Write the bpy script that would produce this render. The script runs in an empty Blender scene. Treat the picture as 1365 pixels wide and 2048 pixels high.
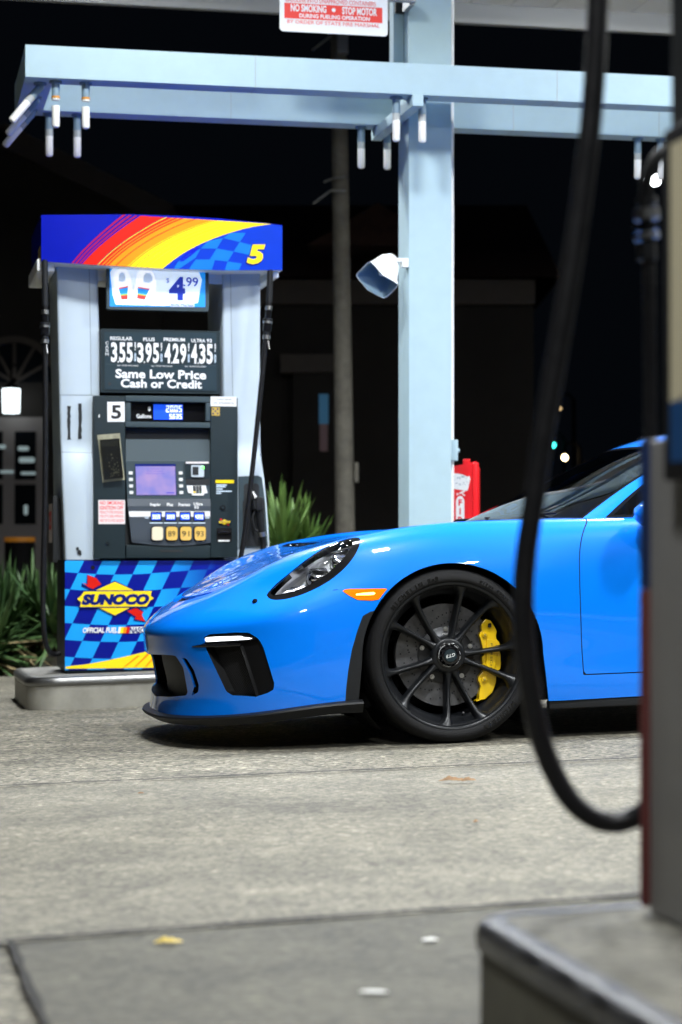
import bpy, bmesh, math, random
import numpy as np
from mathutils import Vector, Matrix
from mathutils.bvhtree import BVHTree

# ------------------------------------------------------------------ camera, world, light, exposure
SC = bpy.context.scene
COL = SC.collection
FPX, CX, HZ, CAMZ = 4200.0, 682.5, 1090.0, 0.766      # focal length and horizon in photo pixels (1365 x 2048)
cam = bpy.data.cameras.new("camera")
cam_o = bpy.data.objects.new("camera", cam)
COL.objects.link(cam_o)
cam_o.location = (0, 0, CAMZ)
cam_o.rotation_euler = (math.radians(90), 0, 0)
cam.sensor_fit = 'VERTICAL'
cam.sensor_height = 36.0
cam.lens = FPX / 2048 * 36.0
cam.shift_y = (HZ - 1024) / 2048
cam.clip_start = 0.05
cam.clip_end = 500
cam.dof.use_dof = True
cam.dof.focus_distance = 8.05
cam.dof.aperture_fstop = 3.2
SC.camera = cam_o

W = bpy.data.worlds.new("World")
SC.world = W
W.use_nodes = True
wb = W.node_tree.nodes["Background"]
wb.inputs[0].default_value = (0.010, 0.014, 0.022, 1)   # night sky
wb.inputs[1].default_value = 0.12
SC.view_settings.view_transform = 'Standard'
SC.view_settings.look = 'None'
SC.view_settings.exposure = 0.0
SC.view_settings.gamma = 1.0
SC.render.engine = 'CYCLES'
SC.cycles.use_denoising = True
SC.cycles.max_bounces = 10
SC.cycles.glossy_bounces = 6
SC.cycles.transparent_max_bounces = 12
SC.cycles.caustics_reflective = False
SC.cycles.caustics_refractive = False
SC.cycles.sample_clamp_indirect = 6.0

PSI = math.radians(12)
AX = Vector((math.cos(PSI), math.sin(PSI), 0))          # along the pump islands, to the right
NR = Vector((math.sin(PSI), -math.cos(PSI), 0))         # towards the street side (the camera)
UP = Vector((0, 0, 1))

def G(x, y):                                            # the forecourt falls gently to the left and to the back
    return 0.42 * math.tanh((x - .441) / 15) - 0.25 * math.tanh((y - 8.104) / 25)

# ------------------------------------------------------------------ custom properties
def tag(o, label=None, cat=None, group=None, kind=None):
    if label: o['label'] = label
    if cat: o['category'] = cat
    if group: o['group'] = group
    if kind: o['kind'] = kind
    return o

def thing(name, label, cat, loc=(0, 0, 0), rotz=0.0, group=None, matrix=None):
    o = bpy.data.objects.new(name, None)
    COL.objects.link(o)
    o.empty_display_size = .1
    if matrix is not None: o.matrix_world = matrix
    else:
        o.location = loc
        o.rotation_euler = (0, 0, rotz)
    return tag(o, label, cat, group)

def copy_tree(o, parent=None):
    c = o.copy()
    COL.objects.link(c)
    if parent is not None: c.parent = parent
    for ch in list(o.children): copy_tree(ch, c)
    return c

# ------------------------------------------------------------------ materials
def nodes_of(m):
    nt = m.node_tree
    return nt, nt.nodes, nt.links

def mat(name, col, rough=.5, metal=0.0, coat=0.0, emit=None, estr=0.0, var=0.0, vscale=6.0, bump=0.0, bscale=60.0,
        spec=.5, trans=0.0, rvar=0.0, ior=1.45):
    m = bpy.data.materials.new(name)
    m.use_nodes = True
    nt, N, L = nodes_of(m)
    b = N["Principled BSDF"]
    b.inputs["Base Color"].default_value = (*col, 1)
    b.inputs["Roughness"].default_value = rough
    b.inputs["Metallic"].default_value = metal
    b.inputs["Coat Weight"].default_value = coat
    b.inputs["Coat Roughness"].default_value = .012
    b.inputs["Specular IOR Level"].default_value = spec
    b.inputs["Transmission Weight"].default_value = trans
    b.inputs["IOR"].default_value = ior
    if emit:
        b.inputs["Emission Color"].default_value = (*emit, 1)
        b.inputs["Emission Strength"].default_value = estr
    if var or bump or rvar:
        tc = N.new("ShaderNodeTexCoord")
    if var or rvar:
        n = N.new("ShaderNodeTexNoise")
        n.inputs["Scale"].default_value = vscale
        n.inputs["Detail"].default_value = 7
        n.inputs["Roughness"].default_value = .62
        L.new(tc.outputs["Object"], n.inputs["Vector"])
        if var:
            mr = N.new("ShaderNodeMapRange")
            mr.inputs[1].default_value = .28; mr.inputs[2].default_value = .72
            mr.inputs[3].default_value = 1 - var; mr.inputs[4].default_value = 1 + var * .6
            L.new(n.outputs["Fac"], mr.inputs[0])
            mx = N.new("ShaderNodeMix"); mx.data_type = 'RGBA'; mx.blend_type = 'MULTIPLY'
            mx.inputs[0].default_value = 1
            mx.inputs[6].default_value = (*col, 1)
            L.new(mr.outputs[0], mx.inputs[7])
            L.new(mx.outputs[2], b.inputs["Base Color"])
        if rvar:
            mr2 = N.new("ShaderNodeMapRange")
            mr2.inputs[1].default_value = .3; mr2.inputs[2].default_value = .7
            mr2.inputs[3].default_value = max(.02, rough - rvar); mr2.inputs[4].default_value = rough + rvar
            L.new(n.outputs["Fac"], mr2.inputs[0])
            L.new(mr2.outputs[0], b.inputs["Roughness"])
    if bump:
        n2 = N.new("ShaderNodeTexNoise")
        n2.inputs["Scale"].default_value = bscale
        n2.inputs["Detail"].default_value = 5
        L.new(tc.outputs["Object"], n2.inputs["Vector"])
        bp = N.new("ShaderNodeBump")
        bp.inputs["Strength"].default_value = bump
        bp.inputs["Distance"].default_value = .01
        L.new(n2.outputs["Fac"], bp.inputs["Height"])
        L.new(bp.outputs[0], b.inputs["Normal"])
    return m

def glass_mat(name, tint=(.9, .95, .95), rough=0.0, refl=1.0, ior=1.5):
    m = bpy.data.materials.new(name)
    m.use_nodes = True
    nt, N, L = nodes_of(m)
    N.remove(N["Principled BSDF"])
    out = N["Material Output"]
    t = N.new("ShaderNodeBsdfTransparent"); t.inputs[0].default_value = (*tint, 1)
    g = N.new("ShaderNodeBsdfGlossy"); g.inputs[0].default_value = (refl, refl, refl, 1); g.inputs["Roughness"].default_value = rough
    f = N.new("ShaderNodeFresnel"); f.inputs[0].default_value = ior
    mx = N.new("ShaderNodeMixShader")
    L.new(f.outputs[0], mx.inputs[0]); L.new(t.outputs[0], mx.inputs[1]); L.new(g.outputs[0], mx.inputs[2])
    L.new(mx.outputs[0], out.inputs[0])
    return m

M = {}
M['blue'] = mat('blue_paint', (.0, .182, .83), .35, 0, 1.0, spec=.15)
M['blue'].node_tree.nodes["Principled BSDF"].inputs["Coat IOR"].default_value = 1.5
M['gap'] = mat('panel_gap', (.004, .006, .01), .8)
M['black_plastic'] = mat('black_plastic', (.010, .011, .013), .45, spec=.35, bump=.05, bscale=400)
M['matte_black'] = mat('matte_black', (.005, .005, .006), .7, spec=.2)
M['gloss_black'] = mat('gloss_black', (.006, .006, .007), .12)
M['rubber'] = mat('rubber', (.009, .009, .010), .62, spec=.3, var=.25, vscale=14, bump=.12, bscale=160)
M['hose'] = mat('hose_rubber', (.006, .006, .007), .42, spec=.3, rvar=.1, vscale=30)
M['rim'] = mat('satin_black_metal', (.008, .009, .011), .34, .2, spec=.4, rvar=.06, vscale=20)
M['disc'] = mat('ceramic_disc', (.095, .095, .10), .42, .3, var=.3, vscale=40)
M['bell'] = mat('disc_bell', (.03, .031, .034), .4, .5)
M['steel'] = mat('steel', (.5, .5, .5), .3, 1)
M['yellow_paint'] = mat('yellow_paint', (.82, .53, .004), .28, 0, .6)
M['white_ink'] = mat('white_ink', (.82, .83, .84), .5)
M['black_ink'] = mat('black_ink', (.01, .01, .012), .5)
M['red_ink'] = mat('red_ink', (.72, .03, .03), .5)
M['chrome'] = mat('chrome', (.85, .86, .88), .06, 1)
M['lens'] = glass_mat('clear_lens', (.97, .98, 1), 0, 1)
M['glass'] = glass_mat('tinted_glass', (.32, .40, .40), 0, 1, 1.52)
M['orange'] = mat('orange_lens', (.8, .13, .0), .12, 0, .5, emit=(1, .22, .0), estr=.55)
M['orange_led'] = mat('orange_led', (1, .4, .1), .3, emit=(1, .42, .08), estr=9)
M['led_white'] = mat('running_light_white', (.9, .9, .9), .2, emit=(.93, .97, 1), estr=2.0)
M['reflector'] = mat('lamp_reflector', (.75, .76, .80), .16, 1)
M['interior'] = mat('interior_dark', (.007, .007, .008), .7, spec=.25)

# ------------------------------------------------------------------ mesh builder
class MB:
    def __init__(s): s.v = []; s.f = []; s.m = []; s.mats = []; s.sm = []
    def mi(s, m):
        if m not in s.mats: s.mats.append(m)
        return s.mats.index(m)
    def add(s, vs, fs, m, smooth=False):
        o = len(s.v); k = s.mi(m)
        s.v += [tuple(p) for p in vs]
        for f in fs:
            s.f.append([o + i for i in f]); s.m.append(k); s.sm.append(smooth)
    def box(s, lo, hi, m, fr=None, bev=0.0):
        x0, y0, z0 = lo; x1, y1, z1 = hi
        if bev > 0:
            bm = bmesh.new()
            bmesh.ops.create_cube(bm, size=1)
            for v in bm.verts:
                v.co = Vector(((x0 + x1) / 2 + v.co.x * (x1 - x0), (y0 + y1) / 2 + v.co.y * (y1 - y0), (z0 + z1) / 2 + v.co.z * (z1 - z0)))
            bmesh.ops.bevel(bm, geom=bm.edges[:], offset=min(bev, .49 * min(abs(x1 - x0), abs(y1 - y0), abs(z1 - z0))), segments=3, profile=.6, affect='EDGES')
            bm.verts.ensure_lookup_table()
            vs = [v.co.copy() for v in bm.verts]; fs = [[v.index for v in f.verts] for f in bm.faces]
            bm.free()
        else:
            vs = [Vector(p) for p in [(x0, y0, z0), (x1, y0, z0), (x1, y1, z0), (x0, y1, z0), (x0, y0, z1), (x1, y0, z1), (x1, y1, z1), (x0, y1, z1)]]
            fs = [(3, 2, 1, 0), (4, 5, 6, 7), (0, 1, 5, 4), (1, 2, 6, 5), (2, 3, 7, 6), (3, 0, 4, 7)]
        if fr is not None: vs = [fr @ p for p in vs]
        s.add(vs, fs, m, bev > 0)
    def tube(s, pts, r, m, n=12, caps=True, smooth=True):
        pts = [Vector(p) for p in pts]; R = r if isinstance(r, (list, tuple)) else [r] * len(pts)
        rings = []; t0 = None; nrm = None
        for i, p in enumerate(pts):
            t = (pts[min(i + 1, len(pts) - 1)] - pts[max(i - 1, 0)])
            if t.length < 1e-9: t = Vector((0, 0, 1))
            t.normalize()
            if nrm is None:
                a = Vector((0, 0, 1)) if abs(t.z) < .9 else Vector((1, 0, 0))
                nrm = t.cross(a).normalized()
            else:
                nrm = (nrm - t * nrm.dot(t))
                if nrm.length < 1e-6: nrm = t.orthogonal()
                nrm.normalize()
            b = t.cross(nrm)
            rings.append([p + (nrm * math.cos(2 * math.pi * k / n) + b * math.sin(2 * math.pi * k / n)) * R[i] for k in range(n)])
        vs = [q for rg in rings for q in rg]; fs = []
        for i in range(len(rings) - 1):
            for k in range(n):
                fs.append((i * n + k, i * n + (k + 1) % n, (i + 1) * n + (k + 1) % n, (i + 1) * n + k))
        if caps:
            fs.append(tuple(range(n))[::-1]); fs.append(tuple((len(rings) - 1) * n + k for k in range(n)))
        s.add(vs, fs, m, smooth)
    def lathe(s, prof, m, fr, n=64, smooth=True, arc=2 * math.pi, a0=0):
        full = abs(arc - 2 * math.pi) < 1e-6; cnt = n if full else n + 1
        vs = []; fs = []                                     # prof: (radius, along axis); frame axis = local z
        for i in range(cnt):
            a = a0 + arc * i / n
            for (r, z) in prof: vs.append(fr @ Vector((r * math.cos(a), r * math.sin(a), z)))
        k = len(prof)
        for i in range(n):
            j = (i + 1) % cnt
            for q in range(k - 1): fs.append((i * k + q, j * k + q, j * k + q + 1, i * k + q + 1))
        s.add(vs, fs, m, smooth)
    def prism(s, poly, z0, z1, m, fr, smooth=False):          # poly in the frame's xy plane
        a = sum(poly[i][0] * poly[(i + 1) % len(poly)][1] - poly[(i + 1) % len(poly)][0] * poly[i][1] for i in range(len(poly)))
        if a < 0: poly = poly[::-1]
        n = len(poly)
        vs = [fr @ Vector((x, y, z0)) for x, y in poly] + [fr @ Vector((x, y, z1)) for x, y in poly]
        fs = [tuple(range(n))[::-1], tuple(range(n, 2 * n))] + [(i, (i + 1) % n, n + (i + 1) % n, n + i) for i in range(n)]
        s.add(vs, fs, m, smooth)
    def flat(s, poly, z, m, fr):
        s.add([fr @ Vector((x, y, z)) for x, y in poly], [tuple(range(len(poly)))], m)
    def text(s, body, fr, size, m, z=0.0, sx=1.0, bold=0.0, align='CENTER', shear=0.0, valign='CENTER', spacing=1.0, warp=None, fit=None):
        c = bpy.data.curves.new("lettering", 'FONT')
        c.body = body; c.size = 1.0; c.offset = bold; c.shear = shear; c.space_character = spacing
        c.resolution_u = 3
        c.align_x = align; c.align_y = 'TOP_BASELINE'
        o = bpy.data.objects.new("lettering", c)
        me = bpy.data.meshes.new_from_object(o)
        bm = bmesh.new(); bm.from_mesh(me)
        vs = [v.co.copy() for v in bm.verts]; fs = [[v.index for v in f.verts] for f in bm.faces]
        bm.free(); bpy.data.meshes.remove(me); bpy.data.objects.remove(o); bpy.data.curves.remove(c)
        if not vs: return
        x0 = min(p.x for p in vs); x1 = max(p.x for p in vs); y0 = min(p.y for p in vs); y1 = max(p.y for p in vs)
        if fit:                                                # fit = (width, height) of the ink box, centred on the frame
            kx = fit[0] / (x1 - x0); ky = fit[1] / (y1 - y0)
            q = [((p.x - (x0 + x1) / 2) * kx, (p.y - (y0 + y1) / 2) * ky) for p in vs]
        else:
            yo = (y0 + y1) / 2 if valign == 'CENTER' else 0
            q = [(p.x * size * sx, (p.y - yo) * size) for p in vs]
        if warp: pts = [fr @ Vector(warp(x, y, z)) for x, y in q]
        else: pts = [fr @ Vector((x, y, z)) for x, y in q]
        s.add(pts, fs, m)
    def build(s, name, parent=None, angle=35, bevel=0.0, recalc=False):
        me = bpy.data.meshes.new(name)
        me.from_pydata(s.v, [], s.f)
        for m in s.mats: me.materials.append(m)
        me.polygons.foreach_set("material_index", s.m)
        me.polygons.foreach_set("use_smooth", s.sm)
        if any(s.sm): me.set_sharp_from_angle(angle=math.radians(angle))
        me.update()
        o = bpy.data.objects.new(name, me)
        COL.objects.link(o)
        if parent is not None: o.parent = parent
        if bevel:
            b = o.modifiers.new("bevel", 'BEVEL'); b.width = bevel; b.segments = 2; b.limit_method = 'ANGLE'; b.angle_limit = math.radians(40)
        return o

def pieces(P, F):
    """connected components of a face list, largest first"""
    par = list(range(len(P)))
    def find(a):
        while par[a] != a: par[a] = par[par[a]]; a = par[a]
        return a
    for f in F:
        for q in f[1:]: par[find(f[0])] = find(q)
    g = {}
    for k, f in enumerate(F): g.setdefault(find(f[0]), []).append(k)
    return sorted(g.values(), key=len, reverse=True)

def build_pieces(mb, name, parent, **kw):
    out = []
    key = {}; rep = []
    for p in mb.v: rep.append(key.setdefault((round(p[0], 5), round(p[1], 5), round(p[2], 5)), len(rep)))
    for comp in pieces(mb.v, [[rep[i] for i in f] for f in mb.f]):
        nb = MB(); ids = {}
        for k in comp:
            f = []
            for i in mb.f[k]:
                i = rep[i]
                if i not in ids: ids[i] = len(nb.v); nb.v.append(mb.v[i])
                f.append(ids[i])
            nb.f.append(f); nb.m.append(nb.mi(mb.mats[mb.m[k]])); nb.sm.append(mb.sm[k])
        out.append(nb.build(name, parent, **kw))
    return out

def frame(o, x, y, z=None):
    x = Vector(x).normalized(); y = Vector(y).normalized()
    z = x.cross(y) if z is None else Vector(z)
    m = Matrix.Identity(4)
    for i in range(3): m[i][0] = x[i]; m[i][1] = y[i]; m[i][2] = z[i]; m[i][3] = Vector(o)[i]
    return m

def spline(pts, n=8):                                          # Catmull-Rom through points
    P = [Vector(p) for p in pts]; out = []
    for i in range(len(P) - 1):
        a = P[max(i - 1, 0)]; b = P[i]; c = P[i + 1]; d = P[min(i + 2, len(P) - 1)]
        for k in range(n):
            t = k / n
            out.append(.5 * ((2 * b) + (c - a) * t + (2 * a - 5 * b + 4 * c - d) * t * t + (3 * b - a - 3 * c + d) * t ** 3))
    out.append(P[-1])
    return out

def rrect(w, h, r, n=5, cx=0, cy=0):
    out = []
    for (sx, sy, a0) in ((1, 1, 0), (-1, 1, 90), (-1, -1, 180), (1, -1, 270)):
        for k in range(n + 1):
            a = math.radians(a0 + 90 * k / n)
            out.append((cx + sx * (w / 2 - r) + r * math.cos(a), cy + sy * (h / 2 - r) + r * math.sin(a)))
    return out

def sight(px, py): return Vector(((px - CX) / FPX, 1, -(py - HZ) / FPX))
def at_depth(px, py, y): return Vector((0, 0, CAMZ)) + sight(px, py) * y
def on_ground(px, py, dz=0.0):
    d = sight(px, py); t = 5.0
    for _ in range(60):
        p = Vector((0, 0, CAMZ)) + d * t
        t += (p.z - G(p.x, p.y) - dz) / max(1e-4, -d.z) * .8
    return Vector((0, 0, CAMZ)) + d * t
# ------------------------------------------------------------------ forecourt
def concrete(name, base, peb=.35, pscale=95, warm=(1.07, .985, .755), dark=.75, bump=.35):
    m = bpy.data.materials.new(name); m.use_nodes = True
    nt, N, L = nodes_of(m); b = N["Principled BSDF"]
    tc = N.new("ShaderNodeTexCoord")
    def noise(sc, det, lo, hi, a, c):
        n = N.new("ShaderNodeTexNoise"); n.inputs["Scale"].default_value = sc; n.inputs["Detail"].default_value = det
        n.inputs["Roughness"].default_value = .65
        L.new(tc.outputs["Object"], n.inputs["Vector"])
        r = N.new("ShaderNodeMapRange"); r.inputs[1].default_value = lo; r.inputs[2].default_value = hi
        r.inputs[3].default_value = a; r.inputs[4].default_value = c
        L.new(n.outputs["Fac"], r.inputs[0]); return r
    big = noise(.9, 6, .3, .7, dark, 1.12)
    mid = noise(7, 8, .3, .72, .80, 1.15)
    fine = noise(240, 4, .3, .7, .72, 1.22)
    vo = N.new("ShaderNodeTexVoronoi"); vo.inputs["Scale"].default_value = pscale
    L.new(tc.outputs["Object"], vo.inputs["Vector"])
    sep = N.new("ShaderNodeSeparateColor"); L.new(vo.outputs["Color"], sep.inputs[0])
    pr = N.new("ShaderNodeMapRange"); pr.inputs[1].default_value = 0; pr.inputs[2].default_value = 1
    pr.inputs[3].default_value = 1 - peb; pr.inputs[4].default_value = 1 + peb
    L.new(sep.outputs[0], pr.inputs[0])
    vs = N.new("ShaderNodeTexVoronoi"); vs.inputs["Scale"].default_value = pscale * .28       # sparse pale stones
    L.new(tc.outputs["Object"], vs.inputs["Vector"])
    sp = N.new("ShaderNodeMapRange"); sp.inputs[1].default_value = .16; sp.inputs[2].default_value = .26
    sp.inputs[3].default_value = 1 + peb * 1.5; sp.inputs[4].default_value = 1.0
    L.new(vs.outputs["Distance"], sp.inputs[0])
    blot = noise(2.6, 5, .44, .64, 1.06, .72)
    gum = noise(60, 1, .70, .74, 1.0, .5)
    spot = noise(26, 3, .62, .70, 1.0, .55)                                                   # oil spots
    mpz = N.new("ShaderNodeMapping"); mpz.inputs["Rotation"].default_value = (0, 0, -PSI); mpz.inputs["Scale"].default_value = (.35, 3.2, 1)
    L.new(tc.outputs["Object"], mpz.inputs[0])
    def extra(src, sc, det, lo, hi, a, c):
        n = N.new("ShaderNodeTexNoise"); n.inputs["Scale"].default_value = sc; n.inputs["Detail"].default_value = det; L.new(src, n.inputs["Vector"])
        r = N.new("ShaderNodeMapRange"); r.inputs[1].default_value = lo; r.inputs[2].default_value = hi; r.inputs[3].default_value = a; r.inputs[4].default_value = c
        L.new(n.outputs["Fac"], r.inputs[0]); return r
    lane = extra(mpz.outputs[0], .9, 5, .46, .68, 1.04, .82)                                  # tyre-worn lanes
    cur = None
    for k in (big, mid, fine, pr, sp, spot, blot, gum, lane):
        if cur is None: cur = k.outputs[0]; continue
        mu = N.new("ShaderNodeMath"); mu.operation = 'MULTIPLY'
        L.new(cur, mu.inputs[0]); L.new(k.outputs[0], mu.inputs[1]); cur = mu.outputs[0]
    mx = N.new("ShaderNodeMix"); mx.data_type = 'RGBA'; mx.blend_type = 'MULTIPLY'; mx.inputs[0].default_value = 1
    mx.inputs[6].default_value = (base * warm[0], base * warm[1], base * warm[2], 1)
    L.new(cur, mx.inputs[7]); L.new(mx.outputs[2], b.inputs["Base Color"])
    b.inputs["Roughness"].default_value = .78
    bp = N.new("ShaderNodeBump"); bp.inputs["Strength"].default_value = bump; bp.inputs["Distance"].default_value = .006
    ad = N.new("ShaderNodeMath"); ad.operation = 'ADD'
    L.new(sep.outputs[1], ad.inputs[0]); L.new(fine.outputs[0], ad.inputs[1])
    L.new(ad.outputs[0], bp.inputs["Height"]); L.new(bp.outputs[0], b.inputs["Normal"])
    return m

M['conc'] = concrete('rough_concrete', .132, .66, 66)
M['conc_mid'] = concrete('concrete', .126, .46, 84, bump=.3)
M['conc_near'] = concrete('smooth_concrete', .062, .35, 60, (1.04, .965, .70), .70, .15)
M['joint'] = mat('joint_filler', (.012, .011, .010), .9, var=.4, vscale=30)
M['asphalt'] = concrete('asphalt', .05, .3, 120, (1, 1, 1), .8)

def ground_grid(name, us, vs, fn, dz, m, thick=None):
    mb = MB()
    P = [[fn(u, v) for u in us] for v in vs]
    vv = [Vector((p[0], p[1], G(p[0], p[1]) + dz)) for r in P for p in r]
    n = len(us)
    fs = [(j * n + i, j * n + i + 1, (j + 1) * n + i + 1, (j + 1) * n + i) for j in range(len(vs) - 1) for i in range(n - 1)]
    mb.add(vv, fs, m, True)
    o = mb.build(name)
    return tag(o, kind='structure')

lin = lambda a, b, n: [a + (b - a) * i / (n - 1) for i in range(n)]
gx = lin(-90, -16, 12) + lin(-15, 15, 61) + lin(16, 90, 12)
gy = lin(-15, 26, 83) + lin(28, 140, 15)
ground_grid('ground', gx, gy, lambda u, v: (u, v), 0, M['conc'])
# street far behind the station
ground_grid('street', lin(-80, 80, 60), lin(18.2, 21.5, 5), lambda u, v: (u, v), .004, M['asphalt'])

J0 = on_ground(20, 1893); J1 = on_ground(880, 1830); K0 = on_ground(0, 1577); K1 = on_ground(1290, 1520); J2 = on_ground(85, 2048)
dJ = (J1 - J0); dJ.z = 0; dJ.normalize()
dK = (K1 - K0); dK.z = 0; dK.normalize()
dS = (J2 - J0); dS.z = 0; dS.normalize()
def lerp2(a, b, t): return (a[0] + (b[0] - a[0]) * t, a[1] + (b[1] - a[1]) * t)
a0 = K0 - dK * 6; a1 = K0 + dK * 14; b0 = J0 - dJ * 6; b1 = J0 + dJ * 14
ground_grid('concrete_slab', lin(0, 1, 41), lin(0, 1, 9), lambda u, v: lerp2(lerp2(b0, b1, u), lerp2(a0, a1, u), v), .004, M['conc_mid'])
c0 = J0; c1 = J0 + dJ * 14; e0 = J0 + dS * 7; e1 = e0 + dJ * 14
ground_grid('concrete_slab', lin(0, 1, 31), lin(0, 1, 15), lambda u, v: lerp2(lerp2(e0, e1, u), lerp2(c0, c1, u), v), .008, M['conc_near'])
def strip(name, p, d, l0, l1, w, dz):
    nrm = Vector((-d.y, d.x, 0)); rnd = random.Random(name)
    nn = int((l1 - l0) * 14) + 2; ts = lin(l0, l1, nn)
    wob = [rnd.uniform(.55, 1.25) for _ in ts]; off = [rnd.uniform(-.0016, .0016) for _ in ts]
    def fn(i, s):
        q = p + d * ts[i] + nrm * (s * w * wob[i] / 2 + off[i]); return (q.x, q.y)
    return ground_grid(name, list(range(nn)), [-1, 1], fn, dz, M['joint'])
strip('pavement_strip', K0, dK, -6, 14, .030, .010)
strip('pavement_strip', J0, dJ, 0, 14, .032, .013)
strip('pavement_strip', J0, dJ, -6, 0, .022, .013)
strip('pavement_strip', J0, dS, 0, 7, .016, .013)

# ------------------------------------------------------------------ station: column, canopy, lamps
colpos = Vector((.471, 11.82, 0))
def SP(t, n, z=0.0): return colpos + AX * t + NR * n + UP * z        # station coordinates: along islands, towards camera, height
ST = frame(colpos, AX, -NR, UP)                                       # local x along, y away from the camera
STi = ST.inverted()
def on_st(px, py, y):                                                 # sight line meets the station plane at local y
    o = STi @ Vector((0, 0, CAMZ)); d = STi.to_3x3() @ sight(px, py)
    return o + d * ((y - o.y) / d.y)

M['colpaint'] = mat('pale_blue_paint', (.36, .485, .535), .62, 0, 0, spec=.3, var=.05, vscale=9, bump=.02, bscale=120, rvar=.05)
M['deck'] = mat('white_canopy_steel', (.80, .81, .80), .38, var=.05, vscale=2)
M['fascia'] = mat('grey_fascia', (.42, .43, .43), .5)
M['grey_metal'] = mat('grey_metal', (.32, .33, .34), .4, .6, var=.1)
M['white_paint'] = mat('white_paint', (.78, .80, .80), .4, var=.04)

canopy = thing('canopy', 'white steel canopy roof with pale grey edge over the pumps', 'canopy', matrix=ST)
X0, X1, Y0, Y1, ZC = -4.4, 11.5, -13.5, 3.43, 4.744
mb = MB()
xs = lin(X0, X1, 52)
for i in range(51):                                                   # ribbed deck pans
    mb.box((xs[i] + .006, Y0, ZC), (xs[i + 1] - .006, Y1, ZC + .08), M['deck'])
mb.box((X0, Y0, ZC + .012), (X1, Y1, ZC + .5), M['deck'])
mb.build('deck', canopy)
mb = MB()
mb.box((X0, Y1 + .001, ZC - .144), (X1, Y1 + .05, ZC + .7), M['fascia']); mb.box((X0, Y0 - .05, ZC - .144), (X1, Y0 - .001, ZC + .7), M['fascia'])
mb.box((X0 - .05, Y0 - .05, ZC - .144), (X0 - .001, Y1 + .05, ZC + .7), M['fascia']); mb.box((X1 + .001, Y0 - .05, ZC - .144), (X1 + .05, Y1 + .05, ZC + .7), M['fascia'])
mb.box((X0, Y1 - .035, ZC - .150), (X1, Y1 + .0005, ZC - .112), M['fascia'])
mb.build('fascia', canopy)

M['lamp_lens'] = mat('lit_lamp_lens', (.9, .9, .9), .4, emit=(.97, 1, 1), estr=85)
LAMP_POWER = 178.0
for ny, xx in ((2.0, (-1.6, 2.2, 6.0)), (-2.7, (-1.7, 1.9, 5.6)), (-6.2, (-1.4, 2.2, 6.0)), (-10.6, (-3.3, 1.2))):
    for x in xx:
        ld = bpy.data.lights.new('canopy_lamp', 'AREA'); ld.shape = 'SQUARE'; ld.size = .46
        ld.energy = LAMP_POWER; ld.spread = math.radians(150); ld.color = (.97, 1.0, 1.0)
        lo = bpy.data.objects.new('canopy_lamp', ld); COL.objects.link(lo)
        lo.parent = canopy; lo.location = (x, ny, ZC - .088)
        mb = MB()
        for (lo_, hi_) in (((-.30, -.30), (.30, -.245)), ((-.30, .245), (.30, .30)), ((-.30, -.245), (-.245, .245)), ((.245, -.245), (.30, .245))):
            mb.box((x + lo_[0], ny + lo_[1], ZC - .05), (x + hi_[0], ny + hi_[1], ZC - .002), M['white_paint'])
        mb.build('lamp_surround', canopy)
        mb = MB(); mb.box((x - .235, ny - .235, ZC - .084), (x + .235, ny + .235, ZC - .03), M['lamp_lens'], bev=.01); mb.build('lamp_lens', canopy)

colm = thing('canopy_column', 'square pale blue steel column rising behind the blue car to the canopy', 'column', matrix=ST)
gz = G(colpos.x, colpos.y)
mb = MB(); mb.box((-.123, -.123, gz - .05), (.123, .123, ZC), M['colpaint'], bev=.008); mb.build('shaft', colm)
mb = MB(); mb.box((-.19, -.19, gz), (.19, .19, gz + .16), M['colpaint'], bev=.01); mb.build('base_plate', colm)
p = on_st(801, 70, .02)
mb = MB(); mb.box((-.185, -.02, 3.36), (-.126, .08, 4.0), M['colpaint'], bev=.006); mb.build('conduit', colm)
mb = MB(); mb.box((-.18, -.05, 3.74), (-.128, -.022, 4.4), M['black_plastic'], bev=.004)
mb.tube([(-.165, -.055, 3.9), (-.165, -.055, 4.05)], .008, M['steel']); mb.build('junction_box', colm)
mb = MB(); mb.tube([(.155, .02, gz), (.155, .02, ZC)], .02, M['deck'], 14)
mb.box((.127, -.01, 3.50), (.16, .05, 3.54), M['deck'], bev=.004); mb.build('downpipe', colm)
# small grey conduit box low on the right flank
q0 = on_st(901, 880, -.02); q1 = on_st(913, 922, -.02)
mb = MB(); mb.box((.126, -.06, q1.z), (q1.x, .04, q0.z), M['colpaint'], bev=.004)
mb.tube([(q1.x - .002, -.02, (q0.z + q1.z) / 2), (q1.x + .018, -.02, (q0.z + q1.z) / 2)], .012, M['colpaint']); mb.build('switch_box', colm)

# ------------------------------------------------------------------ overhead frame with lamps
tr = thing('overhead_frame', 'pale blue box beam frame hung around the column above the pump', 'frame', matrix=ST)
TL, TR_, TB, TT = -2.257, 1.84, 3.19, 3.358
mb = MB(); mb.box((TL, -.49, TB), (TR_, -.34, TT), M['colpaint'], bev=.003); mb.build('beam', tr)
mb = MB(); mb.box((TL, .34, TB), (TR_, .49, TT), M['colpaint'], bev=.003); mb.build('beam', tr)
for xa in (TL + .001, TR_ - .151):
    mb = MB(); mb.box((xa, -.3395, TB + .002), (xa + .15, .3395, TT - .002), M['colpaint'], bev=.003); mb.build('end_beam', tr)
mb = MB()                                                             # welded splices along the beams
for xs_ in (-1.05, .62, 1.52):
    for yy in (-.492, .338): mb.box((xs_, yy, TB - .001), (xs_ + .0025, yy + .154, TT + .001), M['grey_metal'])
build_pieces(mb, 'weld_seam', tr)
pc = on_st(832, 208, -.45)
mb = MB(); mb.box((pc.x - .03, -.5, TB - .062), (pc.x + .03, .5, TB - .001), M['colpaint'], bev=.003); mb.build('crossbar', tr)

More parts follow.
